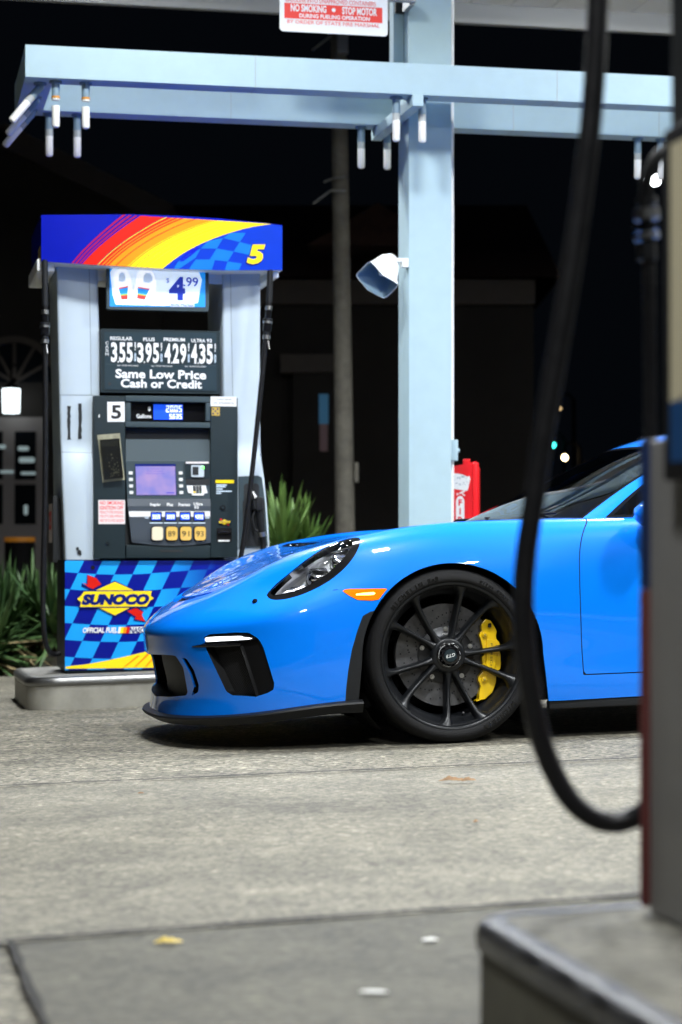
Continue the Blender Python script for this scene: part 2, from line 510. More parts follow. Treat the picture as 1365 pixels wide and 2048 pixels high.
M['bulb'] = mat('frosted_tube_glass', (.80, .79, .74), .3, 0, .3)
M['bulb_clear'] = mat('ribbed_tube_glass', (.42, .44, .43), .2, .1, .4)
M['amber'] = mat('burnt_amber', (.5, .22, .03), .4)
M['socket'] = mat('lampholder_grey', (.16, .24, .30), .5)
lg = 'unlit tube lamps under the overhead frame'
def lamp(top, d, label, ln=.155, amber=False):
    t = thing('tube_lamp', label, 'lamp', group=lg, matrix=ST @ Matrix.Translation(top))
    d = Vector(d).normalized()
    e = [Vector((0, 0, 0)), Vector((0, 0, -.022)), Vector((0, 0, -.022)) + d * .02, Vector((0, 0, -.022)) + d * .055]
    mb = MB(); mb.tube([(0, 0, .001), (0, 0, -.010)], .034, M['socket'], 14); mb.tube(spline(e, 4), .0215, M['socket'], 16); mb.build('lampholder', t)
    s = e[-1]; mb = MB()
    mb.tube([s, s + d * .012], [.0225, .0225], M['amber'] if amber else M['socket'], 16)
    mb.tube([s + d * .012, s + d * (.055 if not amber else .02)], .0215, M['bulb_clear'] if not amber else M['bulb'], 8, smooth=False)
    mb.tube([s + d * .05, s + d * (ln - .012), s + d * (ln - .004), s + d * ln], [.0212, .0212, .017, .008], M['bulb'], 16)
    mb.build('tube', t)
    return t
for i, (x, y, yy, nm) in enumerate([(112, 170, -.415, 'white tube lamp with amber collar nearest the free corner of the front beam'), (172, 172, -.415, 'white tube lamp with burnt collar, second from the free corner of the front beam'),
        (793, 200, -.415, 'white tube lamp hanging before the shaded flank of the column'), (845, 203, -.415, 'white tube lamp hanging before the lit face of the column'),
        (99, 228, .415, 'half clear tube lamp nearest the free corner of the rear beam'), (155, 230, .415, 'half clear tube lamp second from the free corner of the rear beam'),
        (723, 257, .415, 'half clear tube lamp under the rear beam, outside the crossbar end'), (775, 261, .415, 'half clear tube lamp under the rear beam between crossbar and column'),
        (1276, 272, .415, 'white tube lamp under the rear beam beside the big hanging hose'), (1322, 275, .415, 'white tube lamp under the rear beam above the bright street lamp')]):
    q = on_st(x, y, yy)
    lamp(Vector((q.x, yy, TB - .0012)), (0, 0, -1), nm, .165, i in (0, 1))
for yy, nm in ((-.36, 'tilted white tube lamp on the frame end, closest to the front beam'), (0.0, 'tilted white tube lamp on the frame end, middle of the three'), (.33, 'tilted white tube lamp on the frame end, closest to the rear beam')):
    lamp(Vector((TL + .085, yy, TB - .0012)), (-.62, -.1, -.78), nm, .19)

# ------------------------------------------------------------------ warning sign beside the column
sg = thing('warning_sign', 'white warning sign with red band about smoking, hung beside the column', 'sign', matrix=ST)
c0 = on_st(560, 64, -.30); c1 = on_st(776, 73, -.30); wS = c1.x - c0.x
M['sign_white'] = mat('sign_white', (.84, .85, .85), .35)
M['sign_red'] = mat('sign_red', (.80, .055, .04), .45)
sz0 = c1.z; SH = .44
SF = frame((( c0.x + c1.x) / 2, -.30, sz0), (1, 0, 0), (0, 0, 1))
mb = MB(); mb.prism(rrect(wS, SH, .02, 4, 0, SH / 2), -.004, .0, M['sign_white'], SF); mb.build('plate', sg)
k = wS / 216.0
mb = MB()
def srow(txt, cx, cy, w, h, m, bold=0): mb.text(txt, SF @ Matrix.Translation((cx * k, cy * k, .0032)), 1, m, bold=bold, fit=(w * k, h * k))
mb.flat([(-99 * k, 25.5 * k), (97 * k, 25.5 * k), (97 * k, 55.5 * k), (-99 * k, 55.5 * k)], .0016, M['sign_red'], SF)
srow('GASOLINE INTO UNAPPROVED CONTAINERS', -7, 62, 181, 8.5, M['sign_red'])
srow('NO SMOKING', -51, 46.5, 71, 14.5, M['sign_white'], .035)
mb.flat([(-1 * k + 4 * k * math.cos(a / 16 * 6.2832), 46 * k + 4 * k * math.sin(a / 16 * 6.2832)) for a in range(16)], .0032, M['sign_white'], SF)
srow('STOP MOTOR', 51, 46, 70, 15, M['sign_white'], .035)
srow('DURING FUELING OPERATION', 1, 32, 141, 8, M['sign_white'], .03)
srow('BY ORDER OF STATE FIRE MARSHAL', -1, 19.5, 185, 7, M['sign_red'])
mb.build('lettering', sg)
mb = MB(); mb.box((wS / 2 + SF.translation.x - .09, -.295, sz0 + .2), (-.124, -.26, sz0 + .24), M['grey_metal'])
mb.box((-.122 - .03, -.26, sz0 + .19), (-.124, -.10, sz0 + .25), M['grey_metal']); mb.build('bracket', sg)

# ------------------------------------------------------------------ horn speaker
sp = thing('horn_speaker', 'white horn loudspeaker on a bracket, aimed down from the column', 'speaker', matrix=ST)
pm = on_st(740, 578, -.16); pb = on_st(779, 524, -.10)
axis = (pm - pb); axis = Vector((axis.x, axis.y - .05, axis.z)).normalized()
side = axis.cross(Vector((0, 1, 0))).normalized(); up2 = side.cross(axis)
M['horn_in'] = mat('horn_inside', (.22, .33, .40), .5)
def horn(mb, sc, m, ins):
    prof = [(0, .045, 4), (.02, .056, 4), (.06, .066, 5), (.13, .082, 8), (.17, .095, 10)]
    rings = []
    for (d, r, e) in prof:
        rg = []
        for k_ in range(32):
            a = 2 * math.pi * k_ / 32; cx, cy = math.cos(a), math.sin(a)
            q = (abs(cx) ** e + abs(cy) ** e) ** (-1 / e)
            dd = d + (.016 * (1 - abs(cx * q)) if d > .15 else 0) - (.0 if d < .15 else .01 * (abs(cx * cy) * q * q))
            rg.append(pb + axis * dd + (side * cx * q * 1.12 + up2 * cy * q * .92) * (r * sc - ins))
        rings.append(rg)
    vs = [q for r_ in rings for q in r_]
    fs = [(i * 32 + k_, i * 32 + (k_ + 1) % 32, (i + 1) * 32 + (k_ + 1) % 32, (i + 1) * 32 + k_) for i in range(4) for k_ in range(32)]
    mb.add(vs, fs, m, True)
    return rings
mb = MB(); ro = horn(mb, 1, M['white_paint'], 0)
mb.add(ro[0], [tuple(range(32))], M['white_paint'])
ri = horn(mb, 1, M['horn_in'], .004)
mb.add(ro[-1] + ri[-1], [(k_, (k_ + 1) % 32, 32 + (k_ + 1) % 32, 32 + k_) for k_ in range(32)], M['white_paint'])
mb.build('horn', sp, angle=50)
mb = MB(); mb.tube([pb + axis * .03, pb + axis * .10, pb + axis * .112], [.03, .02, .012], M['white_paint']); mb.build('driver', sp)
mb = MB(); mb.tube([pb - axis * .035, pb - axis * .03, pb + axis * .004], [.02, .036, .044], M['white_paint'], 18)
mb.box((pb.x - .01, pb.y - .014, pb.z + .0), (-.124, pb.y + .014, pb.z + .022), M['white_paint'], bev=.003)
mb.box((-.16, pb.y - .03, pb.z - .03), (-.1245, pb.y + .03, pb.z + .02), M['white_paint'], bev=.003)
mb.build('bracket', sp)

# ------------------------------------------------------------------ red extinguisher cabinet beside the column
eb = on_st(931, 1000, .13)
EM = ST @ Matrix.Translation((eb.x - .02, .16, eb.z)) @ Matrix.Rotation(math.radians(-20), 4, 'Z')
ec = thing('extinguisher_cabinet', 'red fire extinguisher cabinet with torn sticker and white pictogram beside the column', 'cabinet', matrix=EM)
M['redbox'] = mat('red_plastic', (.72, .008, .012), .35, 0, .3, var=.05)
ew = .20; et = .215; ebm = -.32
mb = MB(); mb.box((-ew / 2 + .0, 0, ebm), (ew / 2, .17, et - .02), M['redbox'], bev=.012); mb.build('box', ec)
mb = MB()
mb.prism([(-ew / 2 - .004, ebm + .01), (ew / 2 + .004, ebm + .01), (ew / 2 + .004, et - .012), (ew / 2 - .012, et + .006), (ew / 2 - .05, et - .004), (-ew / 2 - .004, et - .034)], .001, .022, M['redbox'], frame((0, 0, 0), (1, 0, 0), (0, 0, 1)))
mb.box((ew / 2 - .028, -.034, ebm + .012), (ew / 2 + .006, -.002, et), M['redbox'], bev=.012)
mb.box((ew / 2 - .085, -.01, et - .012), (ew / 2 - .045, .03, et + .02), M['redbox'], bev=.006)
mb.build('door', ec)
EF = frame((0, -.0235, 0), (1, 0, 0), (0, 0, 1))
mb = MB()
M['sticker'] = mat('torn_sticker', (.78, .80, .80), .5)
mb.flat([(-.075, .158), (-.02, .152), (.012, .146), (.045, .132), (.052, .139), (.058, .12), (.05, .085), (.043, .055), (.035, .052), (-.085, .072)], .0, M['sticker'], EF)
rnd = random.Random(5)
for i in range(26):
    x = rnd.uniform(-.075, .042); y = rnd.uniform(.074, .132) + (-.004 if x > .02 else .008); a = rnd.uniform(0, 6.28); l = rnd.uniform(.003, .011)
    pts = [(x + l * math.cos(a + b_) * r_, y + l * math.sin(a + b_) * r_) for b_, r_ in ((0, 1), (1.2, .35), (3.1, .9), (4.4, .3))]
    mb.flat(pts, .0012, M['socket'], EF)
mb.build('sticker', ec)
mb = MB()
bw = .024
mb.flat([(-bw, -.25), (bw, -.25), (bw, .0), (bw * .5, .02), (0, .024), (-bw * .5, .02), (-bw, .0)], 0, M['sign_white'], frame((.0, -.0235, 0), (1, 0, 0), (0, 0, 1)))
mb.flat([(-.006, .034), (.026, .046), (.028, .052), (.022, .054), (-.004, .042)], 0, M['sign_white'], EF)
mb.flat([(.008, .036), (.024, .022), (.03, .026), (.014, .040)], 0, M['sign_white'], EF)
mb.flat([(-.022, .030), (-.012, .028), (-.010, .038), (-.018, .040)], 0, M['sign_white'], EF)
for i, ch in enumerate('FIRE'): mb.text(ch, EF @ Matrix.Translation((0, -.014 - .05 * i, .0012)), .05, M['redbox'], bold=.03)
mb.build('pictogram', ec)
mb = MB(); mb.box((.126 - eb.x + .02, .05, -.05), (-.09, .12, .05), M['grey_metal']); mb.build('bracket', ec)

# ------------------------------------------------------------------ utility pole behind
M['wood'] = mat('weathered_pole', (.16, .15, .125), .8, var=.35, vscale=8, bump=.3, bscale=40)
PY = 19.0
pb0 = at_depth(691, 1080, PY); pt0 = at_depth(680, 280, PY)
up_dir = (pt0 - pb0).normalized()
gzp = G(pb0.x, PY)
base = pb0 + up_dir * ((gzp - pb0.z) / up_dir.z)
pole = thing('utility_pole', 'weathered wooden utility pole with step irons standing behind the pump', 'pole', loc=base)
mb = MB()
for_h = lambda h: .094 - h * .0042
hs = lin(-.1, 8.5, 30)
mb.tube([up_dir * h for h in hs], [for_h(h) for h in hs], M['wood'], 20); mb.build('shaft', pole)
def irons(px0, py0, px1, py1, r=.010):
    a = at_depth(px0, py0, PY - .10) - base; b = at_depth(px1, py1, PY - .16) - base
    mb.tube([a, b], r, M['grey_metal'], 8)
for segs in ([(690, 354, 668, 356), (668, 356, 648, 364)], [(692, 382, 662, 381), (662, 381, 627, 407)], [(662, 72, 625, 100)]):
    mb = MB()
    for s_ in segs: irons(*s_)
    mb.build('step_iron', pole)
mb = MB(); a = at_depth(687, 88, PY - .12) - base; mb.box((a.x - .055, a.y - .05, a.z - .09), (a.x + .045, a.y + .05, a.z + .09), M['grey_metal'], bev=.01); mb.build('cross_bracket', pole)
a = at_depth(714, 945, PY - .02) - base
mb = MB(); mb.box((a.x - .022, a.y - .04, a.z - .09), (a.x + .016, a.y + .04, a.z + .09), M['wood'], bev=.004); mb.build('meter_box', pole)
# ------------------------------------------------------------------ building across the street
M['wall'] = mat('dim_stucco', (.028, .024, .021), .85, var=.2, vscale=1.5)
M['trim'] = mat('pale_trim', (.085, .07, .06), .7, var=.1)
M['lit_doortrim'] = mat('lantern_lit_door_frame', (.30, .27, .26), .5)  # trim colour raised to paint in the lantern's light
M['paneglow'] = mat('pane_reflection_glow', (.5, .6, .6), .4, emit=(.55, .72, .75), estr=.28)  # glowing shapes on the panes, painted for reflections and shop light
M['roof'] = mat('brown_shingle', (.075, .038, .03), .9, var=.3, vscale=10)
M['darkglass'] = mat('dark_window_glass', (.01, .012, .015), .08)
M['reflblue'] = mat('window_reflection_blue', (.05, .2, .4), .4, emit=(.06, .30, .55), estr=.12)  # glow stands in for a reflection in the window glass
M['reflpink'] = mat('window_reflection_dim', (.2, .12, .12), .4, emit=(.42, .22, .25), estr=.03)
M['lantern'] = mat('lantern_glass', (.9, .9, .9), .3, emit=(.86, .97, 1), estr=3.2)
BY = 25.0
gb = G(-3.5, BY)
bld = thing('building', 'dark low building with gabled front and arched fanlight across the street', 'building', loc=(0, BY, 0))
def bp(px, py, d=0.0):
    q = at_depth(px, py, BY + d); return (q.x, q.z)
mb = MB()
xL = -14.0; xR = 2.35
ze = bp(0, 560)[1]
mb.box((xL, .6, gb - .3), (xR, 9, ze), M['wall'])
mb.build('wall', bld)
mb = MB(); zr = bp(0, 600)[1]
mb.box((xL, .42, zr), (xR, .598, ze + .06), M['trim']); mb.build('cornice', bld)
mb = MB()
mb.add([Vector((xL - .3, .2, ze + .062)), Vector((xR + .3, .2, ze + .062)), Vector((xR + .3, 5, ze + 1.7)), Vector((xL - .3, 5, ze + 1.7)), Vector((xL - .3, 9.4, ze + .062)), Vector((xR + .3, 9.4, ze + .062))], [(0, 1, 2, 3), (3, 2, 5, 4), (0, 3, 4), (1, 5, 2)], M['roof']); mb.build('roof', bld)
# gabled entrance pavilion on the left
ax, az = bp(10, 262); ex, ez = bp(345, 425); half = ex - ax
mb = MB()
BF = frame((0, 0, 0), (1, 0, 0), (0, 0, 1))
archc = bp(30, 765); ar = .47
out = [(ax - half + .15, gb - .3), (ax + half - .15, gb - .3), (ax + half - .15, ez - .1), (ax, az - .12), (ax - half + .15, ez - .1)]
mb.prism(out, -.55, 0, M['wall'], BF); mb.build('gable_wall', bld)
mb = MB()
for s_ in (-1, 1):
    a = Vector((ax, 0, az)); b = Vector((ax + s_ * half, 0, ez)); dr = (b - a).normalized(); nn_ = Vector((-dr.z, 0, dr.x)); nn_ = nn_ if nn_.z > 0 else -nn_
    q = [a - nn_ * .2, b - nn_ * .2, b + nn_ * .06, a + nn_ * .06]
    mb.add([v + Vector((0, -.25, 0)) for v in q] + [v + Vector((0, 1.2, 0)) for v in q], [(0, 1, 2, 3), (7, 6, 5, 4), (0, 4, 5, 1), (1, 5, 6, 2), (2, 6, 7, 3), (3, 7, 4, 0)], M['trim'])
mb.build('gable_roof', bld)
mb = MB()
pts = [(archc[0] + ar * math.cos(t), archc[1] + ar * math.sin(t)) for t in lin(0, math.pi, 25)]
mb.flat(pts, .012, M['darkglass'], BF)
for i in range(24):
    (x0, y0), (x1, y1) = pts[i], pts[i + 1]; f0 = 1.17
    e = lambda x, y: (archc[0] + (x - archc[0]) * f0, archc[1] + (y - archc[1]) * f0)
    mb.prism([(x0, y0), (x1, y1), e(x1, y1), e(x0, y0)], .013, .09, M['trim'], BF)
for t in (.52, 1.05, 1.57, 2.09, 2.62):
    mb.prism([(archc[0] + .02 * math.sin(t), archc[1] - .02 * math.cos(t)), (archc[0] + ar * math.cos(t) + .02 * math.sin(t), archc[1] + ar * math.sin(t) - .02 * math.cos(t)),
              (archc[0] + ar * math.cos(t) - .02 * math.sin(t), archc[1] + ar * math.sin(t) + .02 * math.cos(t)), (archc[0] - .02 * math.sin(t), archc[1] + .02 * math.cos(t))], .014, .04, M['trim'], BF)
mb.build('fanlight', bld)
dx0, dz1 = bp(-40, 855); dx1, _ = bp(82, 855)
mb = MB()
mb.box((dx0 - .1, -.05, gb), (dx1 + .08, -.002, dz1 + .12), M['lit_doortrim'])
for a_, b_ in ((-.02, .46), (.52, 1.0)):
    x0 = dx0 + (dx1 - dx0) * a_; x1 = dx0 + (dx1 - dx0) * b_
    mb.box((x0 + .05, -.07, dz1 - .62), (x1 - .05, -.052, dz1 - .05), M['darkglass'])
    mb.box((x0 + .05, -.07, dz1 - 1.15), (x1 - .05, -.052, dz1 - .68), M['darkglass'])
mb.build('door', bld)
mb = MB()
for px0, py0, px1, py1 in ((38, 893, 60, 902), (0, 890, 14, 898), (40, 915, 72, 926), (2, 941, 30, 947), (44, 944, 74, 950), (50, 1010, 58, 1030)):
    a_ = bp(px0, py0); b_ = bp(px1, py1); mb.prism(rrect(b_[0] - a_[0], a_[1] - b_[1], .4 * min(b_[0] - a_[0], a_[1] - b_[1]), 4, (a_[0] + b_[0]) / 2, (a_[1] + b_[1]) / 2), .071, .074, M['paneglow'], BF)
build_pieces(mb, 'pane_glow', bld)
# second gable over the right wing and a window strip with its reflection painted as glow
a2 = bp(757, 402); l2 = bp(615, 487); r2 = bp(885, 470)
mb = MB(); mb.prism([(l2[0], l2[1]), (r2[0], l2[1]), (a2[0], a2[1])], -2.5, -.1, M['roof'], BF); mb.build('side_gable', bld)
wx0, wz1 = bp(594, 742); wx1, wz0 = bp(668, 1060)
mb = MB(); mb.box((wx0 - .05, .3, gb), (wx1 + .05, .599, wz1), M['wall']); mb.box((wx0 - .2, .2, wz1), (wx1 + .2, .6, wz1 + .22), M['trim']); mb.build('porch', bld)
g0 = bp(638, 785); g1 = bp(657, 845); g2 = bp(653, 900)
mb = MB(); mb.box((g0[0], .27, g1[1]), (g1[0], .298, g0[1]), M['reflblue']); mb.box((g0[0] + .01, .27, g2[1]), (g1[0] - .01, .298, g1[1] - .003), M['reflpink']); mb.build('window', bld)
lx0, lz0 = bp(14, 782); lx1, lz1 = bp(50, 830)
lt = thing('entrance_lantern', 'bright white lantern hanging above the dark glass doors', 'lantern', loc=((lx0 + lx1) / 2, BY - .35, (lz0 + lz1) / 2))
hw = (lx1 - lx0) / 2; hh = (lz0 - lz1) / 2
mb = MB(); mb.tube([(0, 0, -hh), (0, 0, hh)], [hw * .92, hw * .98], M['lantern'], 4, smooth=False); mb.build('glass', lt)
mb = MB(); mb.tube([(0, 0, hh + .001), (0, 0, hh + .05), (0, 0, hh + .08)], [hw * 1.1, hw * .5, .01], M['matte_black'], 6, smooth=False); mb.tube([(0, 0, hh + .08), (0, 0, hh + .3), (0, .34, hh + .3)], .012, M['matte_black'], 8); mb.build('cap', lt)
# dark bin with a glowing amber band for the low lights by the doors
q = at_depth(40, 1078, 22.5); 
bl = thing('litter_bin', 'dark litter bin with glowing amber band below the entrance doors', 'bin', loc=(q.x, 22.5, G(q.x, 22.5)))
mb = MB(); mb.tube([(0, 0, 0), (0, 0, q.z - G(q.x, 22.5) - .03)], .16, M['matte_black'], 18); mb.build('body', bl)
M['amberband'] = mat('amber_glow_band', (.5, .2, .02), .5, emit=(.8, .3, .03), estr=.12)  # faint glow put into the band, which is no lamp
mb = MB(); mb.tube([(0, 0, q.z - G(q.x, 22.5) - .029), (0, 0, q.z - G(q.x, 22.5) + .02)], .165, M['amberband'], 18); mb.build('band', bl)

# ------------------------------------------------------------------ planter kerb and yuccas
M['kerb'] = concrete('kerb_concrete', .24, .2, 90)
M['soil'] = mat('soil', (.035, .028, .02), .95, var=.4, vscale=12, bump=.6, bscale=30)
kp = on_ground(40, 1348)
kerb = MB()
kl = -14; kr = 12
for i in range(26):
    a = kp + AX * (kl + i); b = kp + AX * (kl + i + .985)
    KF = frame((a.x, a.y, G(a.x, a.y)), AX, -NR, UP)
    kerb.box((0, 0, -.1), (.985, .16, .115 + (G(b.x, b.y) - G(a.x, a.y)) * .5), M['kerb'], fr=KF, bev=.015)
tag(kerb.build('planter_kerb'), 'low concrete kerb edging the planted bed behind the pump', 'kerb')
ground_grid('terrain', lin(kl, kr, 40), lin(.17, 2.9, 6), lambda u, v: ((kp + AX * u - NR * v).x, (kp + AX * u - NR * v).y), .05, M['soil'])
def leaf_mat(name, c0, c1):
    m = mat(name, c0, .5)
    nt, N, L = nodes_of(m); b = N["Principled BSDF"]
    oi = N.new("ShaderNodeTexCoord"); n = N.new("ShaderNodeTexNoise"); n.inputs["Scale"].default_value = 5
    L.new(oi.outputs["Object"], n.inputs["Vector"])
    r = N.new("ShaderNodeValToRGB"); r.color_ramp.elements[0].position = .35; r.color_ramp.elements[1].position = .65
    r.color_ramp.elements[0].color = (*c0, 1); r.color_ramp.elements[1].color = (*c1, 1)
    L.new(n.outputs["Fac"], r.inputs[0]); L.new(r.outputs[0], b.inputs["Base Color"])
    b.inputs["Transmission Weight"].default_value = 0
    return m
M['leaf'] = leaf_mat('yucca_leaf', (.022, .060, .018), (.065, .125, .036))
M['leaf_lit'] = leaf_mat('yucca_leaf_lit', (.045, .105, .018), (.11, .20, .042))  # leaf colour raised to paint in canopy light on these plants
M['deadleaf'] = mat('dry_leaf', (.22, .17, .08), .7)
M['trunk'] = mat('yucca_trunk', (.07, .055, .04), .9, bump=.5)
def yucca(px, depth, h, seed, label, m, heads=2, ln=.6, spread=1.0, grp='yuccas in the bed behind the pump'):
    rnd = random.Random(seed)
    x = (px - CX) / FPX * depth; z = G(x, depth) + .05
    t = thing('yucca', label, 'plant', loc=(x, depth, z), group=grp)
    tk = MB(); lf = MB()
    for hd in range(heads):
        a = rnd.uniform(0, 6.28); off = Vector((math.cos(a), math.sin(a), 0)) * (.0 if hd == 0 else rnd.uniform(.15, .38))
        hh_ = h * (.45 if hd == 0 else rnd.uniform(.15, .45))
        top = off + Vector((0, 0, hh_)); tk.tube([off * .4 + Vector((0, 0, -.05)), off * .8 + Vector((0, 0, hh_ * .5)), top], [.06, .05, .045], M['trunk'], 8)
        nl = 105
        for i in range(nl):
            fr_ = i / nl
            el = math.radians(88 - 118 * fr_ ** 1.15 + rnd.uniform(-16, 16)); az = i * 2.39996 + rnd.uniform(-.5, .5)
            l = ln * rnd.uniform(.5, 1.1) * (1 - .18 * fr_); w = rnd.uniform(.017, .026)
            d = Vector((math.cos(az) * math.cos(el) * spread, math.sin(az) * math.cos(el) * spread, math.sin(el))).normalized()
            sd = Vector((-math.sin(az), math.cos(az), 0)); nn2 = sd.cross(d)
            p0 = top + Vector((0, 0, -hh_ * .35 * fr_)); vs = []
            droop = rnd.uniform(.01, .22) * (1 - .3 * math.sin(max(el, 0)))
            for s_, wf in ((0, .7), (.2, 1), (.5, .95), (.8, .6), (1, .03)):
                c = p0 + d * (l * s_) - Vector((0, 0, droop * s_ * s_))
                vs += [c - sd * w * wf + nn2 * w * .35 * wf, c - nn2 * w * .2 * wf, c + sd * w * wf + nn2 * w * .35 * wf]
            fs = []
            for r_ in range(4): fs += [(r_ * 3, r_ * 3 + 1, r_ * 3 + 4, r_ * 3 + 3), (r_ * 3 + 1, r_ * 3 + 2, r_ * 3 + 5, r_ * 3 + 4)]
            lf.add(vs, fs, M['deadleaf'] if (fr_ > .72 and rnd.random() < .5) else m, True)
    tk.build('trunk', t); lf.build('crown', t, angle=180)
    return t
yucca(8, 14.9, .55, 1, 'large dark green yucca beside the far pump, in front of the litter bin', M['leaf'], 3, .60)
yucca(72, 15.1, .62, 2, 'green yucca with drooping blades crossed by the hose of the far pump', M['leaf'], 3, .58)
yucca(-60, 15.3, .7, 3, 'dark yucca farthest from the far pump', M['leaf'], 2, .6)
yucca(566, 15.4, 1.75, 4, 'bright green yucca beside the nozzle of the far pump', M['leaf_lit'], 3, .58, .8)
yucca(612, 15.7, 1.65, 5, 'bright green yucca beside the foot of the utility pole', M['leaf_lit'], 3, .55, .85)
yucca(500, 15.8, 1.5, 6, 'green yucca mostly hidden behind the pump pillar and nozzle', M['leaf_lit'], 2, .55)

# ------------------------------------------------------------------ far lamps
M['lamp_warm'] = mat('warm_bulb', (1, .8, .5), .3, emit=(1, .74, .38), estr=30)
M['lamp_white'] = mat('white_street_light', (1, 1, 1), .3, emit=(.92, .97, 1), estr=24)
M['lamp_teal'] = mat('green_signal', (.1, .9, .8), .3, emit=(.05, .9, .75), estr=9)
M['lamp_dim'] = mat('dim_bulb', (.8, .6, .3), .3, emit=(.8, .55, .25), estr=3)
def street_lamp(px, py, d, r, m, label, name='street_lamp', cat='street lamp', sx=1.0):
    q = at_depth(px, py, d); g = G(q.x, d)
    t = thing(name, label, cat, loc=(q.x, d, g))
    h = q.z - g
    mb = MB(); mb.tube([(.35, .1, 0), (.33, .1, h + .2), (.2, .05, h + .34), (0, 0, h + .28), (0, 0, h + .06)], [.06, .045, .03, .03, .05], M['matte_black'], 10); mb.build('post', t)
    mb = MB(); mb.lathe([(.001, -r), (r * .7 * sx, -r * .7), (r * sx, 0), (r * .7 * sx, r * .7), (.001, r)], m, Matrix.Translation((0, 0, h)), 16); mb.build('lamp_head', t)
street_lamp(1130, 915, 45, .055, M['lamp_warm'], 'distant street lamp with warm round glow beside the windscreen')
street_lamp(1308, 360, 32, .09, M['lamp_white'], 'bright white street lamp above the poster of the near pump', sx=1.35)
street_lamp(1120, 817, 48, .03, M['lamp_dim'], 'small dim amber street lamp above the warm one')
street_lamp(1106, 890, 60, .07, M['lamp_teal'], 'tiny green traffic signal seen beside the hose', 'traffic_signal', 'traffic signal')
# ------------------------------------------------------------------ pump island
M['steel_edge'] = mat('island_steel_edge', (.24, .24, .235), .42, 1, rvar=.12, vscale=9)
M['island_side'] = mat('weathered_island_side', (.30, .29, .25), .5, .25, var=.28, vscale=7, rvar=.12)
M['island_top'] = concrete('island_concrete', .23, .12, 100, (1, .98, .92), .78, .15)

def island(name, label, fr, x0, x1, y0, y1, h, rad, mats=None):
    """fr: Matrix with local x along the island; follows the sloping forecourt"""
    t = thing(name, label, 'island', matrix=fr)
    m_side, m_edge, m_top = mats or (M['island_side'], M['steel_edge'], M['island_top'])
    loop = []
    for (cx, cy, a0) in ((x1 - rad, y1 - rad, 0), (x0 + rad, y1 - rad, 90), (x0 + rad, y0 + rad, 180), (x1 - rad, y0 + rad, 270)):
        for k in range(11):
            a = math.radians(a0 + 9 * k); loop.append((cx + rad * math.cos(a), cy + rad * math.sin(a), math.cos(a), math.sin(a)))
    def W(p): 
        w = fr @ Vector((p[0], p[1], 0)); return G(w.x, w.y)
    n = len(loop)
    def ring(off, dz): return [Vector((p[0] - p[2] * off, p[1] - p[3] * off, W(p) + dz)) for p in loop]
    def band(mb, rs, m):
        vs = [v for r in rs for v in r]
        mb.add(vs, [(i * n + k, i * n + (k + 1) % n, (i + 1) * n + (k + 1) % n, (i + 1) * n + k) for i in range(len(rs) - 1) for k in range(n)], m, True)
    mb = MB(); band(mb, [ring(0.002, -.12), ring(0, 0), ring(.0, h - .045)], m_side); mb.build('side', t)
    mb = MB(); band(mb, [ring(0, h - .0451), ring(-.006, h - .042), ring(-.008, h - .03), ring(-.006, h - .016), ring(.0, h - .006), ring(.010, h), ring(.035, h)], m_edge); mb.build('steel_edge', t, angle=60)
    mb = MB(); r = ring(.0351, h - .001); mb.add(r, [tuple(range(n))], m_top, False); mb.build('top', t)
    return t
island('pump_island', 'long raised concrete island with steel edge under the far pump', ST, -2.256, 3.5, -.66, .66, .168, .17)

# ------------------------------------------------------------------ far pump
PW = Vector((-1.460, 11.10, 0)); PZ = .092
PM = frame((PW.x, PW.y, PZ), AX, -NR, UP); PMi = PM.inverted()
def p5(px, py, y=0.0):
    o = PMi @ Vector((0, 0, CAMZ)); d = PMi.to_3x3() @ sight(px, py)
    return o + d * ((y - o.y) / d.y)
pump = thing('fuel_pump', 'silver and dark grey fuel pump with chequered blue base, prices and number 5 on top', 'fuel pump', matrix=PM)
M['silver'] = mat('brushed_silver', (.47, .55, .62), .36, .10, var=.06, vscale=3, rvar=.05)
M['silver2'] = mat('pale_pillar', (.55, .62, .68), .4, .2, var=.05, vscale=3)
M['pumpgrey'] = mat('pump_dark_grey', (.011, .021, .026), .5, spec=.3, var=.08, bump=.03, bscale=300)
M['pumpmid'] = mat('pump_mid_grey', (.036, .056, .067), .5, spec=.35, bump=.03, bscale=300)
M['pumpslate'] = mat('pump_slate', (.050, .062, .078), .42, spec=.35, bump=.02, bscale=300)
M['pumpdark'] = mat('pump_recess', (.012, .014, .016), .6)
M['gl_yellow'] = mat('graphic_yellow', (.90, .66, .015), .32, spec=.18, var=.06)
M['gl_orange'] = mat('graphic_orange', (.86, .25, .01), .32, spec=.18, var=.06)
M['gl_red'] = mat('graphic_red', (.60, .014, .007), .32, spec=.18, var=.06)
M['gl_pink'] = mat('graphic_crimson', (.36, .006, .05), .32, spec=.18, var=.06)
M['gl_blue'] = mat('graphic_blue', (.004, .012, .42), .3, spec=.18, var=.06)
M['gl_blue2'] = mat('graphic_royal', (.003, .035, .42), .3, spec=.18, var=.06)
M['gl_lblue'] = mat('graphic_light_blue', (.008, .15, .52), .3, spec=.18, var=.06)
M['gl_navy'] = mat('graphic_navy', (.004, .012, .14), .35, spec=.18, var=.06)
M['label_white'] = mat('label_white', (.80, .81, .81), .45)
M['pinkwhite'] = mat('notice_white', (.76, .70, .70), .45)
M['gold'] = mat('gold_label', (.50, .34, .06), .4)
WB = p5(538, 1300).x
DP = .605
zb = p5(130, 1120).z
# base cabinet
mb = MB()
mb.box((.004, .006, 0), (WB - .004, DP - .006, zb), M['pumpgrey'], bev=.004)
mb.box((.02, .02, -.05), (WB - .02, DP - .02, .0), M['pumpdark'])
mb.build('cabinet', pump)

